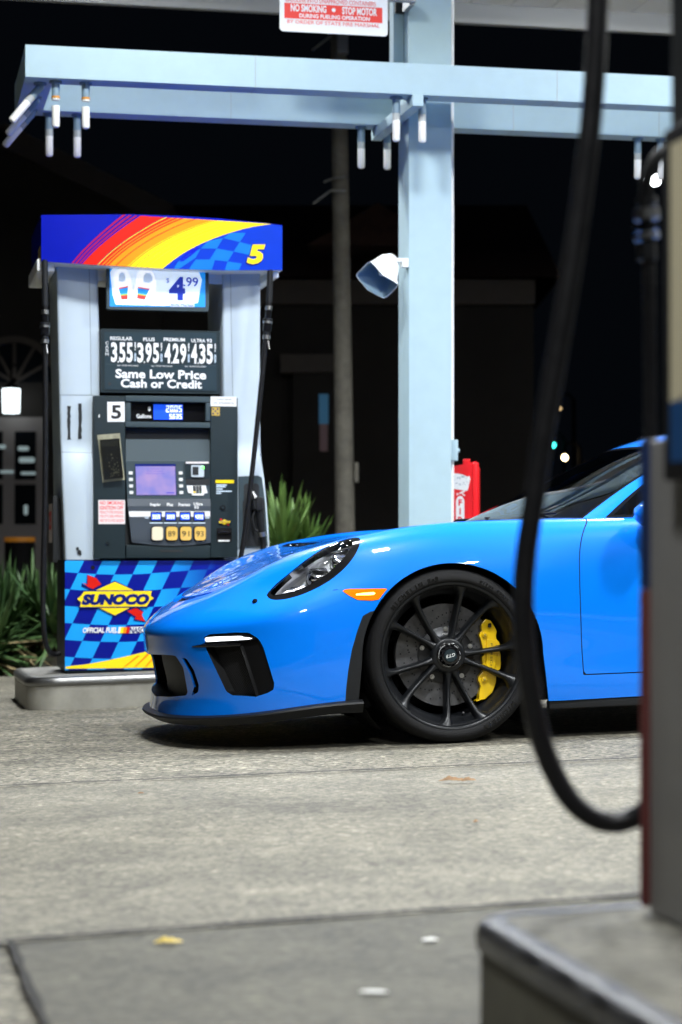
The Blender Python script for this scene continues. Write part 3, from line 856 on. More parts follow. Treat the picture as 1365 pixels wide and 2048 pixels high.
# chequered graphic panel
def chequer_mat():
    m = bpy.data.materials.new('chequered_graphic'); m.use_nodes = True
    nt, N, L = nodes_of(m); b = N["Principled BSDF"]; b.inputs["Roughness"].default_value = .28; b.inputs["Specular IOR Level"].default_value = .25
    tc = N.new("ShaderNodeTexCoord"); sp_ = N.new("ShaderNodeSeparateXYZ"); L.new(tc.outputs["Object"], sp_.inputs[0])
    def math_(op, a, b_=None, c=None):
        n = N.new("ShaderNodeMath"); n.operation = op
        for i, v in enumerate((a, b_, c)):
            if v is None: continue
            if isinstance(v, (int, float)): n.inputs[i].default_value = v
            else: L.new(v, n.inputs[i])
        return n.outputs[0]
    x = sp_.outputs[0]; z = sp_.outputs[2]
    wob = math_('MULTIPLY', math_('SINE', math_('MULTIPLY', x, 5.5)), .014)
    v = math_('DIVIDE', math_('ADD', math_('ADD', z, wob), .006), .0895)
    u = math_('DIVIDE', math_('ADD', math_('SUBTRACT', x, math_('MULTIPLY', z, .48)), .30 - .02), .0975)
    s = math_('MODULO', math_('ADD', math_('FLOOR', u), math_('FLOOR', v)), 2.0)
    s = math_('ABSOLUTE', s)
    m1 = N.new("ShaderNodeMix"); m1.data_type = 'RGBA'
    m1.inputs[6].default_value = (.012, .33, .86, 1); m1.inputs[7].default_value = (.002, .007, .22, 1)
    L.new(s, m1.inputs[0])
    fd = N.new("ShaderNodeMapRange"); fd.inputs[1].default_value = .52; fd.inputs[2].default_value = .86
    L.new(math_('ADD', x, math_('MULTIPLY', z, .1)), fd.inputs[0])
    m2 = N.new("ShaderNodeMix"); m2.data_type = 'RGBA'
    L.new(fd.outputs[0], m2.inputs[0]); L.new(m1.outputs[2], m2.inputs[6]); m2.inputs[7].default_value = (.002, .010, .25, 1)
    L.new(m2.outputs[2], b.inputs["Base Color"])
    return m
M['chequer'] = chequer_mat()
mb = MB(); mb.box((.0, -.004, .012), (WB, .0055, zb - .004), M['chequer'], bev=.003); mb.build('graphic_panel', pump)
FF = frame((0, -.0045, 0), (1, 0, 0), (0, 0, 1), (0, -1, 0))          # decal frame on the front, z towards the viewer
def D(px, py, y=-.0045):
    q = p5(px, py, y); return (q.x, q.z)
def poly(mb, pts, lay, m, y=-.0045): mb.flat([D(a, b, y) for a, b in pts], .0012 * lay, m, frame((0, y, 0), (1, 0, 0), (0, 0, 1), (0, -1, 0)))
def words(mb, s, x0, y0, x1, y1, lay, m, y=-.0045, bold=0.0, shear=0.0):
    """ink box given by its left-top / right-bottom corners"""
    a = D(x0, y0, y); b = D(x1, y1, y)
    mb.text(s, frame(((a[0] + b[0]) / 2, y, (a[1] + b[1]) / 2), (1, 0, 0), (0, 0, 1), (0, -1, 0)), 1, m, z=.0012 * lay, bold=bold, shear=shear, fit=(abs(b[0] - a[0]), abs(a[1] - b[1])))
mb = MB()
# yellow swoosh along the foot with orange strokes
top_ = [(132, 1333), (170, 1329), (215, 1321), (260, 1311), (310, 1299), (370, 1282), (440, 1262), (538, 1235)]
poly(mb, [(132, 1337.5)] + top_ + [(538, 1327), (330, 1335)], 1, M['gl_yellow'])
for k_ in range(8):
    x = 262 + k_ * 21
    poly(mb, [(x - 14, 1333.5), (x - 11, 1333.5), (x + 19, 1311 - k_ * 5), (x + 13, 1311 - k_ * 5)], 2, M['gl_orange'])
def logo(mb, ox, oy, k, y, words_on=True):
    T = lambda pts: [(ox + (a - 229) * k, oy + (b - 1196) * k) for a, b in pts]
    q = lambda pts, l, m: poly(mb, T(pts), l, m, y)
    q([(164, 1166), (173, 1171), (174, 1148.5), (186, 1154), (204, 1166), (200, 1172), (182, 1180), (163, 1172)], 2, M['gl_navy'])
    q([(166, 1164.5), (175.5, 1168.5), (175.5, 1149), (193, 1155.5), (203, 1168), (186, 1177.5), (176, 1173)], 3, M['gl_red'])
    q([(252, 1223), (272, 1212), (286, 1220), (288, 1222), (283, 1229), (293, 1244), (267, 1240.5), (269, 1236)], 2, M['gl_navy'])
    q([(255, 1222), (272, 1215), (287, 1224), (284, 1228.5), (291, 1242.5), (270, 1237.5), (272.5, 1233)], 3, M['gl_red'])
    q([(190, 1179.5), (230, 1160.5), (269, 1179), (269, 1212), (230, 1233), (190, 1212)], 4, M['gl_navy'])
    q([(192, 1180), (230, 1163), (266.5, 1179.5), (266, 1212), (230, 1230), (194, 1213)], 5, M['gl_yellow'])
    q([(152, 1197.5), (160, 1189), (166, 1180), (306, 1180), (304, 1190), (311, 1196.5), (302, 1202.5), (296, 1214.5), (157, 1215.5), (160, 1206)], 6, M['gl_navy'])
    q([(154.5, 1197.5), (162.5, 1191), (168, 1182.5), (303.5, 1181.5), (301.5, 1191), (307.5, 1196), (300, 1201), (293.5, 1212), (160, 1213.3), (163, 1204)], 7, M['gl_yellow'])
    if words_on:
        a = T([(163.5, 1187.5)])[0]; b = T([(298.5, 1209)])[0]
        words(mb, 'SUNOCO', a[0], a[1], b[0], b[1], 8, M['gl_navy'], y, bold=.075, shear=.22)
logo(mb, 229, 1196.5, 1.0, -.0045)
words(mb, 'OFFICIAL FUEL', 166, 1255, 235, 1265.5, 3, M['label_white'], bold=.035, shear=.15)
words(mb, 'OF', 226, 1265.8, 233, 1268, 3, M['label_white'])
for k_, m_ in enumerate(('gl_yellow', 'gl_orange', 'gl_red')):
    poly(mb, [(240 + 6 * k_, 1266.5), (246 + 6 * k_, 1266.5), (248.5 + 6 * k_, 1254), (242.5 + 6 * k_, 1254)], 3, M[m_])
poly(mb, [(236, 1267), (240, 1267), (242.4, 1254), (238, 1254)], 3, M['label_white'])
poly(mb, [(258.4, 1266.5), (300, 1264.5), (300, 1253), (260.8, 1254)], 2, M['label_white'])
words(mb, 'NASCAR', 259, 1254.5, 303, 1265.5, 3, M['gl_navy'], bold=.03, shear=.2)
a = D(186, 1135); mb.flat([(a[0] + .011 * math.cos(t), a[1] + .011 * math.sin(t)) for t in lin(0, 6.1, 16)], .003, M['matte_black'], FF)
mb.build('lettering', pump)

# silver pillars (outline and front bulge change with height)
def pillar(rows, name, deep=DP):
    mb = MB(); rings = []
    for (py, xa, xb, yf) in rows:
        z = p5(xa, py, yf).z; x0 = p5(xa, py, yf).x; x1 = p5(xb, py, yf).x
        c = .012
        rings.append([Vector(p) for p in ((x0, deep - yf, z), (x0, yf + c, z), (x0 + c * .3, yf + c * .3, z), (x0 + c, yf, z), (x1 - c, yf, z), (x1 - c * .3, yf + c * .3, z), (x1, yf + c, z), (x1, deep - yf, z))])
    n = 8; vs = [v for r in rings for v in r]
    fs = [(i * n + k, (i + 1) * n + k, (i + 1) * n + (k + 1) % n, i * n + (k + 1) % n) for i in range(len(rings) - 1) for k in range(n)]
    fs += [tuple(range(n)), tuple((len(rings) - 1) * n + k for k in range(n))[::-1]]
    mb.add(vs, fs, M['silver'], True)
    return mb
left_rows = [(526, 113, 196, .035), (700, 117, 200, .035), (880, 121, 200, .033), (897, 122, 200, .030), (908, 122.5, 200, .022), (925, 123, 200, .010), (960, 124, 200, .0), (1000, 126, 200, -.004), (1060, 128.5, 200, -.004), (1119.5, 131, 200, .0)]
mb = pillar(left_rows, 'p')
yv = .033
def panel_line(mb, x0, y0, x1, y1, w, m, y):
    a = p5(x0, y0, y); b = p5(x1, y1, y); d = (b - a).normalized(); n_ = Vector((-d.z, 0, d.x)) * w / 2
    mb.add([a + n_, b + n_, b - n_, a - n_], [(0, 1, 2, 3)], m)
mb.build('side_pillar', pump, angle=50)
mb = MB()
panel_line(mb, 179, 527, 183, 790, .002, M['pumpmid'], .0338); panel_line(mb, 119, 790, 187, 790, .0018, M['pumpmid'], .0325); panel_line(mb, 122, 904, 190, 906, .002, M['pumpmid'], .024)
for xx, y0, y1 in ((138.5, 812, 879), (160.5, 807, 878)):
    rnd = random.Random(int(xx)); ys = lin(y0, y1, 14)
    L_ = [(xx - 3.2 + rnd.uniform(-.9, .9), y) for y in ys]; R_ = [(xx + 3.2 + rnd.uniform(-.9, .9), y) for y in ys]
    mb.flat([D(a, b, .031) for a, b in L_ + R_[::-1]], .0008, M['pumpdark'], frame((0, .031, 0), (1, 0, 0), (0, 0, 1), (0, -1, 0)))
for cx, cy, r in ((155.5, 1097.5, 3.2), (159, 1104.5, 4.4), (161.5, 1108, 2.4)):
    poly(mb, [(cx + r * math.cos(t), cy + r * 1.1 * math.sin(t)) for t in lin(0, 5.9, 12)], 1, M['pumpdark'], -.004)
build_pieces(mb, 'wear_mark', pump)
right_rows = [(526, 445, 522, .035), (700, 446, 521, .035), (880, 448, 522, .033), (897, 448, 522.5, .030), (908, 448, 523, .022), (925, 448, 525, .010), (960, 448, 530, .0), (1000, 448, 534, -.004), (1060, 448, 538.5, -.004), (1119.5, 448, 541, .0)]
pillar(right_rows, 'p').build('side_pillar', pump, angle=50)
mb = MB(); panel_line(mb, 461, 540, 466, 792, .002, M['pumpmid'], .0338); panel_line(mb, 476, 908, 525, 910, .002, M['pumpmid'], .0225); mb.build('seam', pump)
# back wall between the pillars and rear panels
mb = MB(); xa = p5(196, 700).x; xb = p5(449, 700).x
zsign = p5(300, 662).z
mb.box((xa, .16, zb), (xb, DP - .04, zsign - .02), M['pumpdark']); mb.build('inner_housing', pump)
# nozzle boot on the right pillar
mb = MB()
def rr(px0, py0, px1, py1, r, y):
    a = D(px0, py0, y); b = D(px1, py1, y); return rrect(abs(b[0] - a[0]), abs(a[1] - b[1]), r, 5, (a[0] + b[0]) / 2, (a[1] + b[1]) / 2)
fr_ = lambda y: frame((0, y, 0), (1, 0, 0), (0, 0, 1), (0, -1, 0))
mb.prism([D(a, b, -.006) for a, b in ((477, 953), (516, 951), (524, 955), (530, 1000), (536, 1092), (478, 1096))], 0, .006, M['pumpmid'], fr_(-.005))
mb.prism(rr(488, 967, 519, 1060, .018, -.012), 0, .0015, M['pumpdark'], fr_(-.0112)); 
mb.prism(rr(486, 1000, 530, 1092, .01, -.012), 0, .0012, M['pumpdark'], fr_(-.0112))
mb.build('nozzle_boot', pump)
mb = MB(); q = lambda a, b, y: p5(a, b, y)
mb.tube([q(512, 1000, -.05), q(514, 1018, -.055)], [.032, .030], M['black_plastic'], 10)
mb.box((q(511, 1004, -.06).x, -.085, q(511, 1022, -.06).z), (q(526, 996, -.06).x, -.02, q(526, 994, -.06).z), M['black_plastic'], bev=.01)
mb.tube([q(519, 1018, -.055), q(523, 1058, -.05), q(525, 1068, -.048)], [.021, .020, .017], M['black_plastic'], 14)
mb.tube([q(524, 1064, -.048), q(525.5, 1073, -.046)], [.021, .021], M['steel'], 14)
mb.tube(spline([q(525.5, 1072, -.046), q(527, 1090, -.044), q(526, 1125, -.05), q(512, 1175, -.06)], 6), .016, M['hose'], 12)
mb.tube(spline([q(514, 1015, -.055), q(506, 1035, -.06), q(510, 1058, -.058), q(518, 1062, -.052)], 5), .006, M['black_plastic'], 8)
mb.tube([q(511, 998, -.045), q(504, 985, -.03)], .015, M['steel'], 10)
mb.build('nozzle', pump)
mb = MB(); a = D(486, 1098, -.012); b = D(500, 1112, -.012); mb.prism(rr(487, 1098, 502, 1113, .006, -.02), 0, .012, M['silver'], fr_(-.005)); mb.build('boot_catch', pump)

# topper
ytop = [(60, 431), (83, 430), (264, 428.6), (352, 431.6), (440, 437), (543, 447.5), (566, 450.5)]
ybot = [(60, 522), (83, 523), (198, 531), (327, 537.6), (440, 541), (565, 540.5), (566, 540.5)]
ip = lambda T, x: float(np.interp(x, [t[0] for t in T], [t[1] for t in T]))
def yb(px): s = (px - 83) / 482; return -.10 - .055 * math.sin(math.pi * min(max(s, 0), 1))
def TP(px, py, off=0.0): return p5(px, py, yb(px) - off)
M['top_blue'] = mat('topper_blue', (.002, .008, .32), .25, spec=.18, var=.06)
mb = MB(); nseg = 40; pxs = lin(83, 565, nseg)
fr_top = [TP(x, ip(ytop, x)) for x in pxs]; fr_bot = [TP(x, ip(ybot, x)) for x in pxs]
back = lambda p: Vector((p.x, DP - p.y, p.z))
for i in range(nseg - 1):
    a, b, c, d = fr_bot[i], fr_bot[i + 1], fr_top[i + 1], fr_top[i]
    mb.add([a, b, c, d], [(0, 1, 2, 3)], M['top_blue'], True)
    mb.add([back(a), back(b), back(c), back(d)], [(3, 2, 1, 0)], M['top_blue'], True)
    mb.add([d, c, back(c), back(d)], [(0, 1, 2, 3)], M['top_blue']); mb.add([a, b, back(b), back(a)], [(3, 2, 1, 0)], M['label_white'])
for (a, d, fl) in ((fr_bot[0], fr_top[0], 1), (fr_bot[-1], fr_top[-1], 0)):
    f_ = [a, d, back(d), back(a)]; mb.add(f_, [(0, 1, 2, 3) if fl else (3, 2, 1, 0)], M['top_blue'])
mb.build('topper', pump, angle=25)
# graphics on the topper: sweeping bands between two guide curves
def guide(pts):
    P = spline([(a, b, 0) for a, b in pts], 10); P = np.array([(p.x, p.y) for p in P])
    L_ = np.concatenate([[0], np.cumsum(np.hypot(*np.diff(P, axis=0).T))]); t = np.linspace(0, L_[-1], 25)
    return np.stack([np.interp(t, L_, P[:, 0]), np.interp(t, L_, P[:, 1])], 1)
Z = lambda a, b: (a / 2.275, 400 + b / 2.275)
g0_ = guide([Z(322, 289), Z(375, 228), Z(440, 165), Z(505, 108), Z(556, 66)])
g1_ = guide([Z(742, 312), Z(800, 266), Z(870, 222), Z(960, 180), Z(1060, 145), Z(1150, 122), Z(1240, 109)])
def between(w): return g0_ * (1 - w) + g1_ * w
wm = lambda w: w
# cross positions from the bottom edge
xb0, xb1 = 322., 742.
tb = lambda x: (x - xb0) / (xb1 - xb0)
bands = [(325, 333, 'gl_pink'), (342, 350, 'gl_pink'), (359, 366, 'gl_pink'), (374, 441, 'gl_red'), (444, 448, 'gl_yellow'), (449, 462, 'gl_red'), (463, 469, 'gl_orange'), (470, 478, 'gl_red'), (479, 486, 'gl_orange'), (486.5, 494, 'gl_red'),
         (494.5, 524, 'gl_orange'), (524.5, 529, 'gl_red'), (529.5, 578, 'gl_orange'), (578.5, 583, 'gl_yellow'), (583.5, 590, 'gl_orange'), (590.5, 612, 'gl_yellow'), (612.3, 616, 'gl_orange'), (616.5, 640, 'gl_yellow'), (640.3, 643, 'gl_orange'), (643.5, 668, 'gl_yellow'), (668.3, 671, 'gl_orange'), (671.5, 742, 'gl_yellow')]
mb = MB()
def clampy(p): 
    x, y = p; return (x, min(max(y, ip(ytop, x) + .4), ip(ybot, x) - .4))
for (x0, x1, mm) in bands:
    A = between(tb(x0)); B = between(tb(x1))
    vs = [TP(*clampy(p), .0022) for p in A] + [TP(*clampy(p), .0022) for p in B]
    mb.add(vs, [(i, i + 1, 26 + i, 25 + i)[::-1] for i in range(24)], M[mm], True)
# chequered corner below the last band
rowsC = 4; rng_ = random.Random(3)
def corner(u, v):                                             # u right, v up: a skewed chequer field
    return (327 + 238 * u + 0, ip(ybot, 327 + 238 * u) - 90 * v)
lim = g1_
def under(x): return float(np.interp(x, lim[:, 0], lim[:, 1]))
sq = [[(348, 540), (356, 524), (380, 508), (402, 497), (392, 515), (370, 530), (358, 541)],
      [(350, 527), (358, 522), (378, 500), (392, 490), (400, 497), (382, 512), (368, 522)],
      [(378, 541), (392, 519), (418, 519), (404, 541)], [(402, 497), (417, 480), (447, 476), (434, 497)], [(434, 497), (420, 519), (456, 523), (468, 503)],
      [(447, 476), (462, 464), (492, 466), (480, 484)], [(480, 484), (468, 503), (500, 510), (510, 492)], [(404, 541), (418, 519), (430, 520), (424, 541)], [(450, 541), (456, 523), (484, 527), (478, 541)]]
base_ = [(x, under(x) + .5) for x in lin(327, 543, 22)] + [(564, 452), (564, 540), (500, 541), (440, 540.5), (380, 539)]
for i in range(21):
    x0, x1 = lin(327, 543, 22)[i:i + 2]
    vs = [TP(*clampy(p), .0022) for p in ((x0, under(x0) + .3), (x1, under(x1) + .3), (x1, 560), (x0, 560))]
    mb.add(vs, [(0, 1, 2, 3)[::-1]], M['gl_blue2'], True)
vs = [TP(*clampy(p), .0022) for p in ((543, 449), (565, 452), (565, 560), (543, 560))]; mb.add(vs, [(0, 1, 2, 3)[::-1]], M['gl_blue2'], True)
for k_, s_ in enumerate(sq):
    s2 = [(x, max(y, under(x) + .5)) for x, y in s_]
    mb.add([TP(*clampy(p), .0036) for p in s2], [tuple(range(len(s2)))[::-1]], M['gl_lblue'] if k_ != 1 else M['gl_blue'])
def twarp(cx, cy, hpx, wpx):
    a = TP(cx, cy)
    return a
a = TP(511.5, 509.5, .005); b_ = TP(531, 490, .005); a2_ = TP(492, 529, .005)
mb.text('5', frame(a, (TP(520, 510, .005) - TP(500, 510, .005)), (0, 0, 1)), 1, M['gl_navy'], z=0, bold=.06, shear=.2, fit=((b_.x - a2_.x) * 1.03, (b_.z - a2_.z) * 1.03))
a = TP(512.5, 508.5, .0065)
mb.text('5', frame(a, (TP(520, 510, .005) - TP(500, 510, .005)), (0, 0, 1)), 1, M['gl_yellow'], z=0, bold=.05, shear=.2, fit=((b_.x - a2_.x) * .95, (b_.z - a2_.z) * .95))
mb.build('topper_graphic', pump)
mb = MB()
p0_ = fr_bot[0]
mb.text('FUEL', frame((p0_.x - .002, .02, p0_.z + .045), (0, -1, 0), (0, 0, 1)), 1, M['gl_yellow'], bold=.05, shear=.2, fit=(.2, .085))
mb.build('side_lettering', pump)
# white valance and cross rail under the topper
mb = MB()
a = p5(86, 524, -.06); b = p5(110, 548, -.06); mb.box((a.x - .03, -.06, b.z + .01), (b.x, DP + .06, a.z + .02), M['label_white'], bev=.012)
a = p5(540, 541, -.06); b = p5(563, 556, -.06); mb.box((a.x, -.06, b.z), (b.x - .012, DP + .06, a.z + .01), M['label_white'], bev=.012)
a = p5(196, 533, .05); b = p5(446, 568, .05); mb.box((a.x, .05, b.z), (b.x, .07, a.z + .02), M['label_white'])
mb.build('valance', pump)

# advert screen under the topper
yS = -.045
M['adscreen'] = mat('lit_advert', (.7, .8, .85), .3, emit=(.74, .86, .95), estr=.62)
M['adblue'] = mat('lit_advert_blue', (.02, .2, .6), .3, emit=(.01, .30, .80), estr=.6)
M['adnavy'] = mat('lit_advert_navy', (.01, .03, .3), .3, emit=(.004, .02, .30), estr=.7)
M['adred'] = mat('lit_advert_red', (.7, .05, .05), .3, emit=(.75, .03, .02), estr=.6)
M['adgreen'] = mat('lit_advert_green', (.2, .5, .1), .3, emit=(.25, .45, .08), estr=.5)
M['adwhite'] = mat('lit_advert_white', (.9, .9, .9), .3, emit=(.95, .97, 1), estr=.7)
M['adshade'] = mat('lit_advert_grey', (.5, .6, .7), .3, emit=(.45, .55, .68), estr=.55)
mb = MB(); a = D(215, 528, yS); b = D(417, 623, yS)
mb.prism(rr(214, 524, 418, 623, .012, yS), -.05, 0, M['pumpmid'], fr_(yS)); mb.build('advert_frame', pump)
mb = MB()
y2 = yS - .0012
poly(mb, [(220, 530), (411, 530), (411, 614), (220, 613)], 0, M['adblue'], y2)
poly(mb, [(221, 545), (226, 536), (300, 536), (396, 538), (404, 560), (396, 606), (330, 612), (232, 609), (226, 590)], 1, M['adscreen'], y2)
jugs = (([(225, 545), (231, 540), (238, 537), (252, 537), (258, 543), (263, 553), (266, 566), (267, 590), (265, 600), (256, 604), (240, 605.5), (235, 600), (232, 590), (227, 567)],
         [(237, 562), (238.5, 549), (243, 544), (248, 545), (251, 551), (252, 561), (244, 565)], [(237, 576), (256.5, 572), (256, 599), (243, 599.5)]),
        ([(270, 562), (273, 545), (279, 538), (301, 538), (309, 545), (314, 560), (314.5, 576), (311, 596), (306, 608), (297, 611), (281, 607), (268, 601), (265.5, 592), (268, 574)],
         [(286, 564), (288, 551), (292, 546), (300, 546), (305, 552), (306, 562), (298, 567)], [(276, 573.5), (300, 577.5), (290, 600), (274, 597)]))
for out_, hole_, lab_ in jugs:
    cx_ = sum(q[0] for q in out_) / len(out_); cy_ = sum(q[1] for q in out_) / len(out_)
    poly(mb, out_, 2, M['adshade'], y2)
    poly(mb, [(cx_ + (a - cx_) * .94, cy_ + (b - cy_) * .95) for a, b in out_], 3, M['adwhite'], y2)
    poly(mb, hole_, 4, M['adshade'], y2)
    A_, B_, C_, D_ = [np.array(q) for q in lab_]
    mixq = lambda t: (tuple(A_ + (D_ - A_) * t), tuple(B_ + (C_ - B_) * t))
    for t0, t1, mm in ((0, .10, 'adred'), (.10, .55, 'adblue'), (.55, .66, 'adgreen'), (.66, 1.0, 'adred')):
        (p_, q_), (r_, s_) = mixq(t0), mixq(t1); poly(mb, [p_, q_, s_, r_], 4, M[mm], y2)
words(mb, '$', 332.5, 556, 339, 567, 3, M['adnavy'], y2)
words(mb, '4', 338, 553, 371, 601, 3, M['adnavy'], y2, bold=.05)
words(mb, '.99', 367, 554, 397, 574, 3, M['adnavy'], y2, bold=.02)
poly(mb, [(341, 606), (389, 606), (389, 614), (341, 613.6)], 3, M['adshade'], y2)
words(mb, 'Bolla Market', 342.5, 607.3, 387.5, 613.2, 4, M['adnavy'], y2)
mb.build('advert_screen', pump)

# price sign
yP = .0
mb = MB(); mb.prism(rr(202, 657, 441, 788, .006, yP), -.10, -.003, M['pumpgrey'], fr_(yP)); mb.build('price_sign', pump)
M['signface'] = mat('price_sign_face', (.030, .048, .060), .18, 0, .3)
mb = MB(); y3 = -.0015
poly(mb, [(209, 664), (433, 665), (434, 782), (210, 779)], 0, M['signface'], y3)
poly(mb, [(212, 728), (432, 731), (432, 731.8), (212, 728.8)], 1, M['pumpmid'], y3)
for s_, x0, y0, x1, y1 in (('REGULAR', 221, 673, 265, 681), ('PLUS', 287, 675, 310, 682.5), ('PREMIUM', 328, 675.5, 370, 683), ('ULTRA', 383, 677.5, 411, 685), ('93', 414, 677.8, 424, 685)):
    words(mb, s_, x0, y0, x1, y1, 1, M['label_white'], y3, bold=.015)
for k_, ch in enumerate('CASH'): words(mb, ch, 211.5, 683 + k_ * 7.3, 217.5, 689 + k_ * 7.3, 1, M['label_white'], y3)
for (x0, s_, dy) in ((222.5, '3.55', 0), (275, '3.95', 1), (329.5, '4.29', 2), (382.5, '4.35', 3)):
    poly(mb, [(x0 - 1, 682 + dy), (x0 + 45.5, 683 + dy), (x0 + 45.5, 727 + dy), (x0 - 1, 726 + dy)], 1, M['pumpgrey'], y3)
    xx = x0
    for j, ch in enumerate((s_[0], s_[2], s_[3])):
        w_ = 12.2
        words(mb, ch, xx, 684.5 + dy + j * .3, xx + w_, 724.5 + dy + j * .3, 2, M['label_white'], y3, bold=.03)
        xx += w_ + (4.2 if j == 0 else 2.6)
    poly(mb, [(x0 + 13.2, 722 + dy), (x0 + 15.4, 722 + dy), (x0 + 15.4, 725 + dy), (x0 + 13.2, 725 + dy)], 2, M['label_white'], y3)
    words(mb, '9', x0 + 47, 684 + dy, x0 + 49.5, 702 + dy, 2, M['label_white'], y3, bold=.03); words(mb, '10', x0 + 46.6, 706 + dy, x0 + 50, 723 + dy, 2, M['adshade'], y3, bold=.03)
for x0, y0 in ((235, 729.6), (303, 730.6), (370, 731.4)): words(mb, 'ALL TAXES INCLUDED', x0, y0, x0 + 42, y0 + 3.2, 2, M['label_white'], y3)
words(mb, 'Same Low Price', 231.5, 738, 412.5, 759, 1, M['label_white'], y3, bold=.028)
words(mb, 'Cash or Credit', 242, 757.5, 404, 777.5, 1, M['label_white'], y3, bold=.028)
poly(mb, [(220 + 3.3 * math.cos(t), 767.5 + 3.3 * math.sin(t)) for t in lin(0, 5.9, 12)], 1, M['pumpdark'], y3)
mb.build('price_lettering', pump)

# control panel
yC = -.028
mb = MB()
def slab(x0, y0, x1, y1, ya, yb_, m, bev=.004):
    a = p5(x0, y0, ya); b = p5(x1, y1, ya); mb.box((a.x, ya, b.z), (b.x, yb_, a.z), m, bev=bev)
slab(188, 791, 251, 1117, yC, .15, M['pumpgrey']); slab(421.5, 795, 476, 1115, yC, .15, M['pumpgrey'])
slab(251.5, 791, 421, 805, yC + .001, .15, M['pumpmid']); slab(251.5, 843, 421, 856, yC - .006, .15, M['pumpmid'])
slab(251.5, 805.5, 262, 842.5, yC + .001, .15, M['pumpmid']); slab(412, 805.5, 421, 842.5, yC + .001, .15, M['pumpmid'])
slab(262, 805, 412, 843, .01, .15, M['gloss_black'], 0)
slab(251.5, 856.5, 421, 1117, .030, .15, M['pumpdark'], 0)
slab(253, 1090, 421, 1116, yC, .12, M['pumpgrey'])
mb.build('control_panel', pump)
mb = MB()                                                     # tilted console carrying screen and grade buttons
def loft(rows, m, depth=.05):
    rg = []
    for (py, xa, xb, y) in rows:
        a = p5(xa, py, y); b = p5(xb, py, y); rg.append((a, b))
    for i in range(len(rg) - 1):
        (a, b), (c, d) = rg[i], rg[i + 1]
        mb.add([a, b, d, c], [(3, 2, 1, 0)], m, True)
        mb.add([a, c, c + Vector((0, depth, 0)), a + Vector((0, depth, 0))], [(0, 1, 2, 3)], m); mb.add([b, d, d + Vector((0, depth, 0)), b + Vector((0, depth, 0))], [(3, 2, 1, 0)], m)
    a, b = rg[0]; mb.add([a, b, b + Vector((0, depth, 0)), a + Vector((0, depth, 0))], [(0, 1, 2, 3)], m)
    c, d = rg[-1]; mb.add([c, d, d + Vector((0, depth, 0)), c + Vector((0, depth, 0))], [(3, 2, 1, 0)], m)
YK = -.034
loft([(878, 252, 420.5, .012), (921, 252, 420.5, -.012), (922, 252, 420.5, -.014), (997, 255, 421, -.022)], M['pumpmid'])
loft([(997.4, 255, 421.5, -.024), (1012, 256, 422, YK), (1084, 264, 422, YK), (1086.5, 268, 421, YK + .004)], M['pumpslate'])
seg = [(264, 1083), (275, 1086), (310, 1090), (345, 1091.5), (385, 1090), (421, 1085.5)]
mb.prism([D(a, b, YK) for a, b in seg + [(421.5, 1080), (264, 1078)]], -.04, 0, M['pumpslate'], fr_(YK))
mb.build('console', pump)
# number label and notices
mb = MB(); yl = yC - .0012
poly(mb, [(215, 804), (249.5, 803.5), (250, 843.5), (215.5, 843.5)], 0, M['label_white'], yl); words(mb, '5', 223, 810, 243, 838, 1, M['black_ink'], yl, bold=.03)
mb.build('number_label', pump)
mb = MB()
poly(mb, [(197.5, 831), (200, 828), (199.5, 835), (197.8, 835)], 0, M['label_white'], yl)
mb.build('chip_mark', pump)
mb = MB()
poly(mb, [(421.8, 793), (473.5, 794), (473.5, 813), (421.8, 812)], 0, M['label_white'], yl)
words(mb, 'CONTAINS', 431, 796.5, 464, 801.3, 1, M['black_ink'], yl); words(mb, '10% ETHANOL', 426, 803.5, 470, 809, 1, M['black_ink'], yl)
mb.build('ethanol_label', pump)
mb = MB()
poly(mb, [(424, 814), (440, 814.5), (440, 831.5), (424, 831)], 0, M['gold'], yl)
for a_, b_ in ((427, 818), (436, 818), (431.5, 822.5), (427, 827), (436, 827)):
    poly(mb, [(a_ - 1.8, b_ - 2), (a_ + 1.8, b_ - 1), (a_ + 1, b_ + 2), (a_ - 1.5, b_ + 1.6)], 1, M['gl_navy'], yl)
mb.build('gold_sticker', pump)
mb = MB()
poly(mb, [(431.5, 960), (468.5, 960), (468.5, 966.5), (431.5, 966)], 0, M['gl_yellow'], yl)
for k_, (x1, yy) in enumerate(((454, 969), (452, 972.5), (446, 977), (464, 981.5), (443, 985.5))):
    poly(mb, [(433, yy), (x1, yy), (x1, yy + 2), (433, yy + 2)], 0, M['adshade'], yl)
mb.build('instruction_label', pump)
mb = MB()
poly(mb, [(197, 1000), (250.5, 1000), (250.5, 1048), (197.5, 1048)], 0, M['pinkwhite'], yl)
words(mb, 'NO SMOKING', 200.5, 1002, 247.5, 1009.5, 1, M['red_ink'], yl, bold=.015); words(mb, 'IGNITION OFF', 200, 1011.5, 247, 1019.5, 1, M['red_ink'], yl, bold=.015)
for k_, s_ in enumerate(('PENALTY FOR SMOKING:', 'FINE UP TO $500, IMPRISON-', 'MENT UP TO 6 MOS. OR BOTH')):
    words(mb, s_, 200.5, 1021.5 + 8.3 * k_, 247.5, 1027.5 + 8.3 * k_, 1, M['red_ink'], yl)
mb.build('warning_label', pump)
mb = MB(); logo(mb, 449, 1044, .155, yl, False); words(mb, 'SUNOCO', 440, 1042.3, 458, 1045.2, 9, M['gl_navy'], yl, bold=.02); mb.build('small_emblem', pump)
